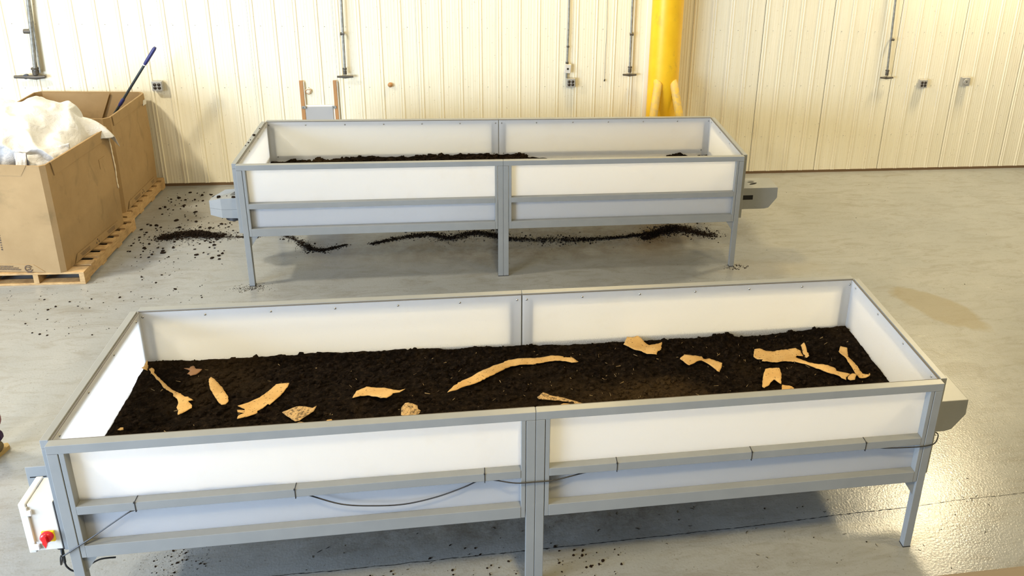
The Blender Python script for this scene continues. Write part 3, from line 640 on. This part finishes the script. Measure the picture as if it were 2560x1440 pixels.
for k in range(60): pos.append((X2 + BL + random.gauss(.02, .07), Y2 - .01 + random.gauss(0, .04), .002)); R_.append(.002 + .005 * random.random())
for k in range(160): x = random.uniform(-.7, .9); pos.append((x, 3.82 + random.gauss(0, .09), .002)); R_.append(.002 + .008 * random.random() ** 3)
for k in range(260): pos.append((random.uniform(-2.2, 3.3), random.uniform(3.4, 4.9), .001)); R_.append(.0015 + .005 * random.random() ** 4)
for k in range(420): pos.append((random.gauss(-1.75, .10), random.gauss(4.15, .25), .001)); R_.append(.0015 + .006 * random.random() ** 5)
for k in range(150): pos.append((random.uniform(-2, 6), random.uniform(5.0, 9.6), .001)); R_.append(.0015 + .004 * random.random() ** 3)
keep = [i for i, p in enumerate(pos) if not (p[0] < -3.5 and p[1] > 7.55)]; pos = [pos[i] for i in keep]; R_ = [R_[i] for i in keep]
tag(link('soil_crumbs', crumb_mesh('soil_crumbs', pos, np.array(R_), .6), 'soil_spill'), 'dark soil crumbs scattered over the grey floor', 'soil', kind='stuff')
mb = MB()
for k in range(90):
    x, y = random.uniform(-1.2, 3.4), random.uniform(3.35, 4.7); a = random.uniform(0, 6.28); L_ = random.uniform(.008, .035); cv_ = random.uniform(-3, 3); ps = []
    for q in range(6): ps.append((x, y, .0016)); x += math.cos(a) * L_ / 5; y += math.sin(a) * L_ / 5; a += cv_ / 6
    mb.tube(ps, [.0006, .0012, .0016, .0014, .0012, .0006], 5)
tag(mb.build('floor_debris', 'soil_spill'), 'small dark curled fibres littering the floor around the nearest bin', 'debris', kind='stuff')
rs = [(X2 - .03 + t_ * .006, Y2 + .35 + .25 * math.sin(t_ * 12.3), ZT + .003) for t_ in range(9)]
tag(link('soil_crumb', crumb_mesh('soil_crumb', [(X2 - .02, Y2 + .82, ZT + .005), (X2 - .012, Y2 + .80, ZT + .003), (X2 - .022, Y2 + .60, ZT + .003), (X2 - .02, Y2 + .68, ZT + .003), (X2 - .03, Y2 + .52, ZT + .002), (X2 - .01, Y2 + 1.02, ZT + .003)], [.014, .008, .008, .007, .006, .006]), 'soil_spill'), 'few soil crumbs on the left end rail of the farther bin', 'soil', kind='stuff')

# ------------------------------------------------------------------ pallets, cartons, bag, handle
def pallet(loc, rz, label, size=(1.22, 1.19)):
    W_, D_ = size; t = empty('wood_pallet', loc, (0, 0, rz)); tag(t, label, 'pallet', 'wooden pallets under the cartons')
    for x in (0, W_ * .32, W_ * .64, W_ - .045):            # runners front to back, origin at the front right corner
        bx('stringer', (-x - .045, 0, .018), (-x, D_, .107), 'wood', t, .002)
    for k in range(8):
        y = k * (D_ - .09) / 7; bx('deck_board', (-W_, y, .107), (0, y + (.12 if k in (0, 7) else .09) - (.03 if k == 7 else 0), .125), 'wood', t, .002)
    for k in range(4):
        y = k * (D_ - .1) / 3; bx('bottom_board', (-W_, y, 0), (0, y + .1, .018), 'wood', t, .002)
    return t
pallet((-3.545, 7.605, 0), -.03, 'wooden pallet under the carton holding the white bag')
pallet((-3.60, 8.845, 0), -.03, 'wooden pallet under the rear carton by the wall', (1.22, 1.08))

def carton(loc, rz, W_, D_, H_, ch, label):
    """open-topped bulk carton, origin at its front right bottom corner, walls with real thickness"""
    t = empty('bulk_carton', loc, (0, 0, rz)); tag(t, label, 'carton', 'bulk cartons on pallets')
    out_ = [(-W_ + ch, 0), (-ch, 0), (0, ch), (0, D_ - ch), (-ch, D_), (-W_ + ch, D_), (-W_, D_ - ch), (-W_, ch)]
    c_ = (-W_ / 2, D_ / 2); inn = [(x + (c_[0] - x) * .028, y + (c_[1] - y) * .028) for x, y in out_]
    names = ('front_wall', 'corner_wall', 'side_wall', 'corner_wall', 'back_wall', 'corner_wall', 'side_wall', 'corner_wall')
    for i in range(8):
        a, b, c, d = out_[i], out_[(i + 1) % 8], inn[(i + 1) % 8], inn[i]; k = 9; vs = []; fs = []
        for r_ in range(k + 1):
            z = H_ * r_ / k; bl = .010 * math.sin(math.pi * r_ / k)
            for p in (a, b, c, d):
                nx, ny = p[0] - c_[0], p[1] - c_[1]; L_ = math.hypot(nx, ny); vs.append((p[0] + nx / L_ * bl, p[1] + ny / L_ * bl, z))
        for r_ in range(k):
            for q in range(4): fs.append((r_ * 4 + q, r_ * 4 + (q + 1) % 4, r_ * 4 + 4 + (q + 1) % 4, r_ * 4 + 4 + q))
        fs += [(3, 2, 1, 0), (k * 4, k * 4 + 1, k * 4 + 2, k * 4 + 3)]
        MB().add(vs, fs).build(names[i], 'box', t)
    MB().prism(inn, 2, 0, .008).build('base_sheet', 'box', t)
    return t
RZ1 = -.125
c1 = carton((-3.70, 7.60, .126), RZ1, 1.12, 1.10, 1.05, .035, 'front brown carton with the white bag bulging out of it')
c2 = carton((-3.645, 8.90, .126), -.035, 1.13, .98, 1.06, .05, 'rear brown carton by the wall with a handle sticking out')
# folded-over rim flaps
def plate(name, pts, th, m, par):
    """thin plate through four 3D corners"""
    a, b, c, d = (Vector(p) for p in pts); nn = (b - a).cross(d - a).normalized() * th
    vs = [a, b, c, d, a + nn, b + nn, c + nn, d + nn]
    return MB().add(vs, [(0, 1, 2, 3), (7, 6, 5, 4), (0, 4, 5, 1), (1, 5, 6, 2), (2, 6, 7, 3), (3, 7, 4, 0)]).build(name, m, par)
plate('rim_flap', [(.004, .12, .92), (.004, 1.01, .95), (.006, 1.01, 1.056), (.006, .10, 1.056)], .007, 'box', c1)
plate('rim_flap', [(-1.0, -.004, .96), (-.20, -.004, .955), (-.14, -.004, 1.056), (-1.0, -.004, 1.056)], -.007, 'box', c1)
plate('rim_flap', [(.004, .09, .96), (.004, .90, .96), (.004, .90, 1.066), (.004, .09, 1.066)], .007, 'box', c2)
plate('bottom_flap', [(.006, .17, .012), (.006, 1.0, .012), (.006, .95, .085), (.006, .22, .085)], .005, 'box', c1)
plate('bottom_flap', [(-1.05, -.006, .010), (-.17, -.006, .010), (-.26, -.006, .082), (-1.05, -.006, .082)], -.005, 'box', c1)
plate('bottom_flap', [(.006, .10, .012), (.006, .88, .012), (.006, .84, .085), (.006, .15, .085)], .005, 'box', c2)
plate('inner_flap', [(-1.05, .952, .05), (-.78, .952, .05), (-.36, .952, 1.05), (-1.05, .952, 1.05)], .008, 'box', c2)
bx('seam_tape', (.005, .82, .70), (.010, .93, .80), 'box', c1)
# torn pale edge running down the rear corner of the front carton
pts = [(.002, 1.058, .97), (.008, 1.062, .85), (.012, 1.058, .76), (.014, 1.064, .62), (.011, 1.058, .5), (.012, 1.062, .40)]
MB().tube(smooth_path(pts, 5), [.004 + .004 * abs(math.sin(i)) for i in range(26)], 6).build('torn_edge', 'box_pale', c1)
plate('paper_tag', [(.010, .84, .94), (.022, .90, .945), (.022, .91, 1.0), (.010, .86, .995)], .004, 'white_abs', c2)
# printed marks: broken lines of small lettering, the round recycling emblem, dotted code, bottle symbols
mb = MB()
rnd = random.Random(4)
for row, (xa, xb) in enumerate(((-.60, -.44), (-.595, -.40), (-.585, -.375))):
    z = .062 - row * .0155; x = xa - .02
    while x < xb:
        wd = rnd.uniform(.006, .013); mb.box((x, -.0125, z - rnd.uniform(.003, .0045)), (x + wd, -.0115, z + rnd.uniform(.003, .005))); x += wd + rnd.uniform(.0015, .006)
mb.build('small_lettering', 'box_print', c1)
mb = MB(); cx, cz = -.305, .044
def arc(r0, r1, a0, a1, k=20):
    vs = []
    for i in range(k + 1):
        a = math.radians(a0 + (a1 - a0) * i / k); vs += [(cx + math.cos(a) * r0, -.0125, cz + math.sin(a) * r0), (cx + math.cos(a) * r1, -.0125, cz + math.sin(a) * r1)]
    mb.add(vs, [(2 * i, 2 * i + 1, 2 * i + 3, 2 * i + 2) for i in range(k)])
arc(.027, .035, 25, 345); arc(.010, .017, -150, 120); mb.box((cx - .017, -.0127, cz + .010), (cx + .012, -.0120, cz + .016))
mb.box((cx - .024, -.0127, .004), (cx + .032, -.0120, .0065)); mb.box((cx - .02, -.0127, -.001), (cx + .03, -.0120, .0015)); mb.build('recycling_emblem', 'box_print', c1)
mb = MB()
for k in range(11):
    z = .46 - k * .0235; mb.box((-.50 - .001 * k, -.0075, z), (-.487 - .001 * k, -.0065, z + rnd.uniform(.007, .015)))
mb.build('dotted_code', 'box_print', c1)
for c_, y0 in ((c1, .56), (c2, .50)):
    mb = MB()
    for dy, z, h in ((0, .060, .018), (-.022, .030, .022), (.018, .030, .022)): mb.prism([(y0 + dy - .006, z), (y0 + dy + .006, z), (y0 + dy + .007, z + h * .6), (y0 + dy, z + h), (y0 + dy - .007, z + h * .6)], 0, .0115, .0125)
    mb.build('stacking_symbol', 'box_print', c_); mb = MB()
    for q in range(3): mb.box((.0115, .26 + .012 * q, .060 - .014 * q), (.0125, .42, .064 - .014 * q)); mb.box((.0115, .74 + .008 * q, .062 - .014 * q), (.0125, .88 - (0 if c_ is c1 else .06), .066 - .014 * q))
    mb.build('small_lettering', 'box_print', c_)

# crumpled white bag: a puffed sheet whose front hem hangs free over the dark inside of the carton
def crease(a, b, sc, seed):
    return 1 - min(1, abs(noise.noise(Vector((a * sc + seed, b * sc * .8 - seed, seed)))) * 3.2)
def bag_z(a, b):
    """a: 0 left..1 right across the carton, b: 0 front hem..1 back"""
    z = 1.225 + .24 * b - .02 * a + .06 * math.sin(math.pi * min(1, b * 1.1)) * (1 - .6 * a)
    z += .075 * math.exp(-((a - .60) ** 2 / .03 + (b - .60) ** 2 / .06)) - .10 * math.exp(-((a - .80) ** 2 / .012 + (b - .25) ** 2 / .10))
    z -= .10 * max(0, a - .6) * b * 2
    n1 = noise.noise(Vector((a * 2.6 + b * 1.2, b * 2.4, 2.2))); n3 = noise.noise(Vector((a * 9, b * 8, 8)))
    return z + .045 * n1 + .050 * crease(a + .4 * b, b - .3 * a, 3.2, 1.7) + .022 * crease(a - .3 * b, b, 6.5, 4.1) + .012 * n3
nx, ny, nh = 84, 64, 16; V = []; ca, sa = math.cos(RZ1), math.sin(RZ1)
for j in range(-nh, ny):
    for i in range(nx):
        a = i / (nx - 1); b = max(0, j) / (ny - 1)
        lx = -1.06 + 1.02 * a; y0 = .20 + .20 * max(0, a - .25) + .03 * math.sin(a * 9); ly = y0 + (1.07 - y0) * b; z = bag_z(a, b)
        if a > .84:
            k = (a - .84) / .16; over = max(0, min(1, (b - .72) / .14))
            lx += .14 * k * over; z = z * (1 - over) + over * (1.30 - .03 * k - .17 * k ** 2.5 + .012 * math.sin(b * 30)); z -= (1 - over) * k ** 1.5 * .26
        if b > .9: z -= (b - .9) / .1 * .12
        if j < 0:                                          # skirt below the hem, folding as it drops
            k = -j / nh; z -= k * .27 * (1 - .35 * max(0, math.sin(a * 7 + 1))); ly += .035 * math.sin(a * 26 + 3 * k) * k + .05 * k + .03 * crease(a, k * .5, 5, 2.3) * k
        V.append((-3.70 + lx * ca - ly * sa, 7.60 + lx * sa + ly * ca, max(z, .80)))
nr = ny + nh
F = [(j * nx + i, j * nx + i + 1, (j + 1) * nx + i + 1, (j + 1) * nx + i) for j in range(nr - 1) for i in range(nx - 1)]
o3 = Vector((-4.2, 8.2, .90)); me = bpy.data.meshes.new('fabric'); me.from_pydata([(x - o3.x, y - o3.y, z - o3.z) for x, y, z in V], [], F); me.update(); me.polygons.foreach_set('use_smooth', [True] * len(F))
bg = empty('bulk_bag', o3); tag(bg, 'crumpled white woven bag spilling over the front carton', 'bag')
fab = link('fabric', me, 'bag', bg); md = fab.modifiers.new('thickness', 'SOLIDIFY'); md.thickness = .006; md = fab.modifiers.new('smooth', 'SUBSURF'); md.levels = 1; md.render_levels = 1
def drape(name, corners, folds, m):
    a, b, c, d = (Vector(p) for p in corners); V = []; k1, k2 = 26, 14
    for j in range(k2):
        for i in range(k1):
            s_, t_ = i / (k1 - 1), j / (k2 - 1); p = a.lerp(b, s_).lerp(d.lerp(c, s_), t_)
            p += Vector((0, -1, .2)) * (.03 * math.sin(s_ * folds + t_ * 2) * t_ + .02 * noise.noise(Vector((s_ * 5, t_ * 4, folds)))); V.append(p - o3)
    me = bpy.data.meshes.new(name); me.from_pydata(V, [], [(j * k1 + i, j * k1 + i + 1, (j + 1) * k1 + i + 1, (j + 1) * k1 + i) for j in range(k2 - 1) for i in range(k1 - 1)]); me.update()
    me.polygons.foreach_set('use_smooth', [True] * len(me.polygons)); o = link(name, me, m, bg); q = o.modifiers.new('thickness', 'SOLIDIFY'); q.thickness = .004
drape('side_fold', [(-3.98, 7.95, 1.16), (-3.70, 8.15, 1.20), (-3.72, 8.12, 1.00), (-3.90, 7.80, .98)], 11, 'bag')
drape('webbing', [(-4.05, 7.90, 1.20), (-3.95, 7.88, 1.20), (-3.93, 7.76, .95), (-4.00, 7.78, .95)], 3, 'bag')

# long handle leaning in the rear carton
hd = empty('long_handle', (-4.24, 9.5, .40)); tag(hd, 'dark navy-tipped tool handle sticking out of the rear carton', 'tool handle')
def hp(z): return Vector((-3.729 + (z - 1.174) * .690, 9.5, z)) - Vector((-4.24, 9.5, .40))
MB().cyl(hp(.42), hp(1.60), .0135, 12).build('pole', 'tube_dark', hd)
MB().tube([hp(1.60), hp(1.62), hp(1.77), hp(1.79)], [.0145, .0185, .0195, .014], 14).build('grip', 'navy', hd)
MB().cyl(hp(1.592), hp(1.600), .0165, 12).build('ring', 'white_clip', hd)
MB().tube([hp(1.14), hp(1.16), hp(1.21), hp(1.225)], [.014, .019, .019, .014], 12).build('collar', 'navy', hd)

# ------------------------------------------------------------------ yellow column with braces
cx = 2.32; colu = empty('steel_column', (cx, 9.72, 0)); tag(colu, 'thick yellow steel column against the corrugated wall', 'column')
MB().cyl((0, 0, 0), (0, 0, 6.6), .188, 48).build('shaft', 'yellow', colu)
bx('backing_plate', (-.20, .19, .034), (.21, .240, 6.6), 'trim', colu)
for top_, botm in (((-.10, -.17, 1.345), (-.33, -.62, .0)), ((.10, -.17, 1.345), (.33, -.62, .0))):
    tp, bt = Vector(top_), Vector(botm); d_ = (bt - tp)
    MB().tube([tp + Vector((0, .06, .035)), tp, tp + d_ * .06, bt], [.046, .050, .050, .050], 18).build('brace', 'yellow_worn', colu)

# ------------------------------------------------------------------ pipes, conduit, outlets, cord on the wall
def drop_pipe(x, xt, zb, half_l, half_r, rad, label, twin=False, knob=False, out=.10):
    t = empty('pipe_drop', (x, YW, zb)); tag(t, label, 'pipe', 'pipe drops on the corrugated wall')
    dx = xt - x; y = -.06
    MB().tube([(0, y, .03), (dx * .5, y, 1.2), (dx, y, 4.9)], rad, 12).build('riser', 'galv', t)
    if twin: MB().tube([(rad * 2.1, y + .01, .05), (rad * 2.1 + dx, y + .01, 4.9)], rad * .55, 8).build('thin_riser', 'galv', t)
    mb = MB(); mb.cyl((0, y, .03), (0, y, .075), rad * 1.5, 12); mb.cyl((0, y, .085), (0, y, .105), rad * 1.8, 6); mb.build('union', 'dark_iron', t)
    for z in (.52, 1.9): MB().tube([(-rad * 1.5, y, z - .012), (rad * 1.6, y, z - .012)], rad * 1.25, 8).build('clamp', 'dark_iron', t); MB().box((-.008, y, z - .014), (.008, -.010, z + .004)).build('clamp_bracket', 'dark_iron', t)
    MB().tube([(-half_l, y - .01, .004), (-half_l * .45, y, 0), (0, y, -.002), (half_r * .5, y, 0), (half_r, y, .002)], [rad * .8, rad * .95, rad * 1.35, rad * 1.0, rad * .8], 10).build('tee_bar', 'dark_iron', t)
    if knob: MB().cyl((-.10, y - .015, .005), (-.10, y + .015, .005), .028, 14).build('valve_wheel', 'black', t)
drop_pipe(-4.700, -4.50, 1.352, .215, .09, .021, 'thick pipe drop with tee bar above the white bag', True, True)
drop_pipe(-1.440, -1.40, 1.352, .090, .09, .014, 'pipe drop with short tee bar above the wall hatch')
drop_pipe(1.935, 1.91, 1.375, .085, .085, .014, 'pipe drop with tee bar just left of the yellow column')
drop_pipe(5.355, 5.25, 1.335, .085, .095, .014, 'pipe drop with tee bar right of the yellow column')
SOCK = MB().tube([(0, 0, 0), (0, -.003, 0), (0, -.0032, 0)], [.018, .0175, .001], 16).mesh('socket'); SOCK.materials.append(M['socket'])
def outlet(x, z, label, w_=.112, lo=False):
    t = empty('outlet_box', (x, YW - .014, z)); tag(t, label, 'outlet', None if lo else 'four-socket outlet boxes on the wall')
    MB().box((-w_ / 2, -.055, -w_ / 2), (w_ / 2, 0, w_ / 2), 0, .006).build('housing', 'outlet', t)
    MB().box((-w_ / 2 + .004, -.0575, -w_ / 2 + .004), (w_ / 2 - .004, -.0548, w_ / 2 - .004), 0, .001).build('face_plate', 'outlet', t)
    if lo:
        MB().tube([(.004, -.0575, 0), (.004, -.062, 0)], [.042, .038], 22).build('twist_ring', 'outlet', t)
        MB().tube([(.006, -.061, .002), (.006, -.0635, .002)], [.010, .008], 10).build('socket', 'socket', t)
    else:
        for sx in (-1, 1):
            for sz in (-1, 1): link('socket', SOCK, None, t, (sx * .022, -.0575, sz * .019))
outlet(-3.485, 1.245, 'four-socket outlet box beside the rear carton and tool handle')
outlet(1.208, 1.272, 'four-socket outlet box hanging below the conduit switch')
outlet(5.895, 1.250, 'four-socket outlet box on the wall at the far right')
outlet(6.505, 1.278, 'single round-socket box, rightmost on the wall', .118, True)
t = empty('conduit_drop', (1.172, YW, 1.33)); tag(t, 'conduit with small switch box above an outlet box', 'conduit')
MB().tube([(-.014, -.03, .0), (-.012, -.032, .19), (-.006, -.035, .6), (.0, -.035, 4.9)], .012, 10).build('conduit_tube', 'galv', t)
MB().box((-.052, -.066, .065), (.022, -.014, .175), 0, .004).build('switch_box', 'white_abs', t).rotation_euler = (0, .08, 0)
MB().tube([(-.005, -.066, .12), (-.005, -.070, .12)], [.014, .012], 12).build('switch_button', 'socket', t)
MB().cyl((-.013, -.034, .175), (-.013, -.034, .20), .019, 10).build('locknut', 'dark_iron', t)
MB().cyl((-.007, -.035, .38), (-.007, -.035, .40), .017, 10).build('coupling', 'dark_iron', t)
t = empty('pull_cord', (1.627, YW, 1.30)); tag(t, 'thin hanging cord with a small dark end left of the column', 'cord')
MB().tube([(.004, -.02, .01), (.002, -.018, .3), (.006, -.02, .6), (.0, -.018, 1.0), (-.004, -.02, 4.8)], .0022, 6).build('string', 'dark_iron', t)
MB().tube([(.0, -.02, -.02), (.004, -.02, -.008), (.006, -.02, .012)], [.004, .009, .004], 8).build('toggle', 'socket', t)

# wooden slide rails with a grey sheet low on the wall
t = empty('wall_hatch', (-1.76, YW, .034)); tag(t, 'grey sheet slotted between two wooden laths on the wall', 'hatch')
for x0, x1, ztop in ((-.204, -.164, 1.262), (.172, .209, 1.264)):
    bx('lath', (x0, -.036, 0), (x1, -.014, ztop), 'lath', t, .002)
    bx('edge_strip', (x1, -.026, 0), (x1 + .012, -.014, ztop - .01), 'trim', t)
bx('sheet', (-.158, -.030, 0), (.150, -.022, .945), 'sheet_grey', t, .001)
bx('sheet_backing', (-.170, -.020, 0), (.170, -.014, .965), 'trim', t)
for x in (-.172, .168):
    MB().box((x - .024, -.045, .925), (x + .024, -.036, .958), 0, .003).build('clip', 'galv', t); MB().cyl((x - .008, -.048, .942), (x - .008, -.044, .942), .006, 8).build('clip_screw', 'dark_iron', t)
t = empty('wall_patch', (-1.872, YW - .005, 1.165)); tag(t, 'round frayed patch on the wall between the wooden laths', 'patch')
MB().tube([(0, -.008, 0), (0, -.014, 0), (0, -.016, 0)], [.038, .034, .002], 18).build('disc', 'wall_dirt', t)
ring = [(.030 * math.cos(a) + .006 * math.sin(3 * a), -.018, .030 * math.sin(a) + .006 * math.cos(2 * a)) for a in [k * .35 for k in range(30)]]
MB().tube(ring, .003, 6).build('loose_thread', 'lath', t)
tag(MB().tube([(0, 0, 0), (0, -.02, 0), (0, -.032, 0), (0, -.036, 0)], [.026, .029, .024, .004], 16).build('hole_plug', 'lath', None, (-.94, YW - .004, 1.242)), 'small round brown plug in the bare wall right of the hatch', 'plug')

# ------------------------------------------------------------------ person standing just outside the left edge
PX, PY = -3.295, 5.27
per = empty('person', (PX, PY, 0), (0, 0, -.35)); tag(per, 'person at the left edge, only an olive shoe and dusky trouser leg showing', 'person')
def skin_mesh(name, joints, edges, m, root_i=0, lv=2):
    me = bpy.data.meshes.new(name); me.from_pydata([j[:3] for j in joints], edges, []); me.update()
    o = link(name, me, m, per); o.modifiers.new('skin', 'SKIN'); o.modifiers.new('sub', 'SUBSURF').levels = lv; o.modifiers['sub'].render_levels = lv
    if not me.skin_vertices: me.attributes.new('skin', 'FLOAT', 'POINT')
    for i, j in enumerate(joints):
        sv = me.skin_vertices[0].data[i]; sv.radius = (j[3], j[4] if len(j) > 4 else j[3]); sv.use_root = (i == root_i)
    return o
J = [(0, 0, .98, .13, .10), (0, .0, 1.20, .12, .09), (0, .01, 1.40, .15, .095), (0, .0, 1.50, .06), (0, -.01, 1.60, .062), (0, -.015, 1.68, .082, .09), (0, -.01, 1.76, .07, .08)]
ED = [(i, i + 1) for i in range(6)]
for s_ in (-1, 1):
    k = len(J); J += [(s_ * .10, 0, .90, .085), (s_ * .105, -.01, .50, .058), (s_ * .11, .02, .12, .032), (s_ * .115, -.06, .055, .022)]; ED += [(0, k), (k, k + 1), (k + 1, k + 2), (k + 2, k + 3)]
    k = len(J); J += [(s_ * .19, .01, 1.43, .055), (s_ * .24, .03, 1.15, .042), (s_ * .22, -.10, .93, .032), (s_ * .215, -.15, .86, .030)]; ED += [(2, k), (k, k + 1), (k + 1, k + 2), (k + 2, k + 3)]
skin_mesh('body', J, ED, 'skin')
for s_ in (-1, 1):
    for q in range(4): skin_mesh('finger', [(s_ * (.205 + .008), -.15 + .018 * (q - 1.5), .865, .009), (s_ * .212, -.165 + .018 * (q - 1.5), .82, .0085), (s_ * .20, -.16 + .018 * (q - 1.5), .785 + .006 * abs(q - 1.4), .007)], [(0, 1), (1, 2)], 'skin', 0, 1)
    skin_mesh('thumb', [(s_ * .20, -.165, .89, .011), (s_ * .18, -.195, .86, .010), (s_ * .178, -.205, .83, .008)], [(0, 1), (1, 2)], 'skin', 0, 1)
J = [(0, 0, 1.04, .15, .115), (0, 0, .96, .155, .12)]; ED = [(0, 1)]
for s_ in (-1, 1):
    k = len(J); J += [(s_ * .095, 0, .84, .10), (s_ * .105, -.01, .50, .075), (s_ * .11, .02, .20, .062)]; ED += [(1, k), (k, k + 1), (k + 1, k + 2)]
skin_mesh('trousers', J, ED, 'trousers')
J = [(0, 0, 1.0, .155, .12), (0, 0, 1.2, .14, .11), (0, .01, 1.38, .17, .11), (0, 0, 1.47, .09, .08)]; ED = [(0, 1), (1, 2), (2, 3)]
for s_ in (-1, 1):
    k = len(J); J += [(s_ * .20, .01, 1.42, .07), (s_ * .235, .02, 1.20, .058)]; ED += [(2, k), (k, k + 1)]
skin_mesh('shirt', J, ED, 'shirt')
skin_mesh('hair', [(0, .0, 1.80, .07, .08), (0, .05, 1.75, .075), (0, .06, 1.68, .06)], [(0, 1), (1, 2)], 'hair', 0, 1)
for s_ in (-1, 1):
    J = [(s_ * .11, .055, .062, .046, .046), (s_ * .112, -.03, .060, .050, .050), (s_ * .118, -.12, .045, .044, .034), (s_ * .120, -.18, .038, .034, .026)]
    sh = skin_mesh('shoe', J, [(0, 1), (1, 2), (2, 3)], 'shoe')
    so = [(s_ * .11 + a, b) for a, b in ((-.030, .075), (0, .092), (.030, .075), (.038, .02), (.036, -.04), (.052, -.11), (.048, -.18), (.012, -.225), (-.028, -.19), (-.042, -.12), (-.036, -.04), (-.036, .02))]
    MB().prism(so, 2, 0, .028).build('sole', 'sole', per)
    skin_mesh('sock', [(s_ * .11, .03, .09, .042), (s_ * .11, .02, .18, .045)], [(0, 1)], 'sock', 0, 1)
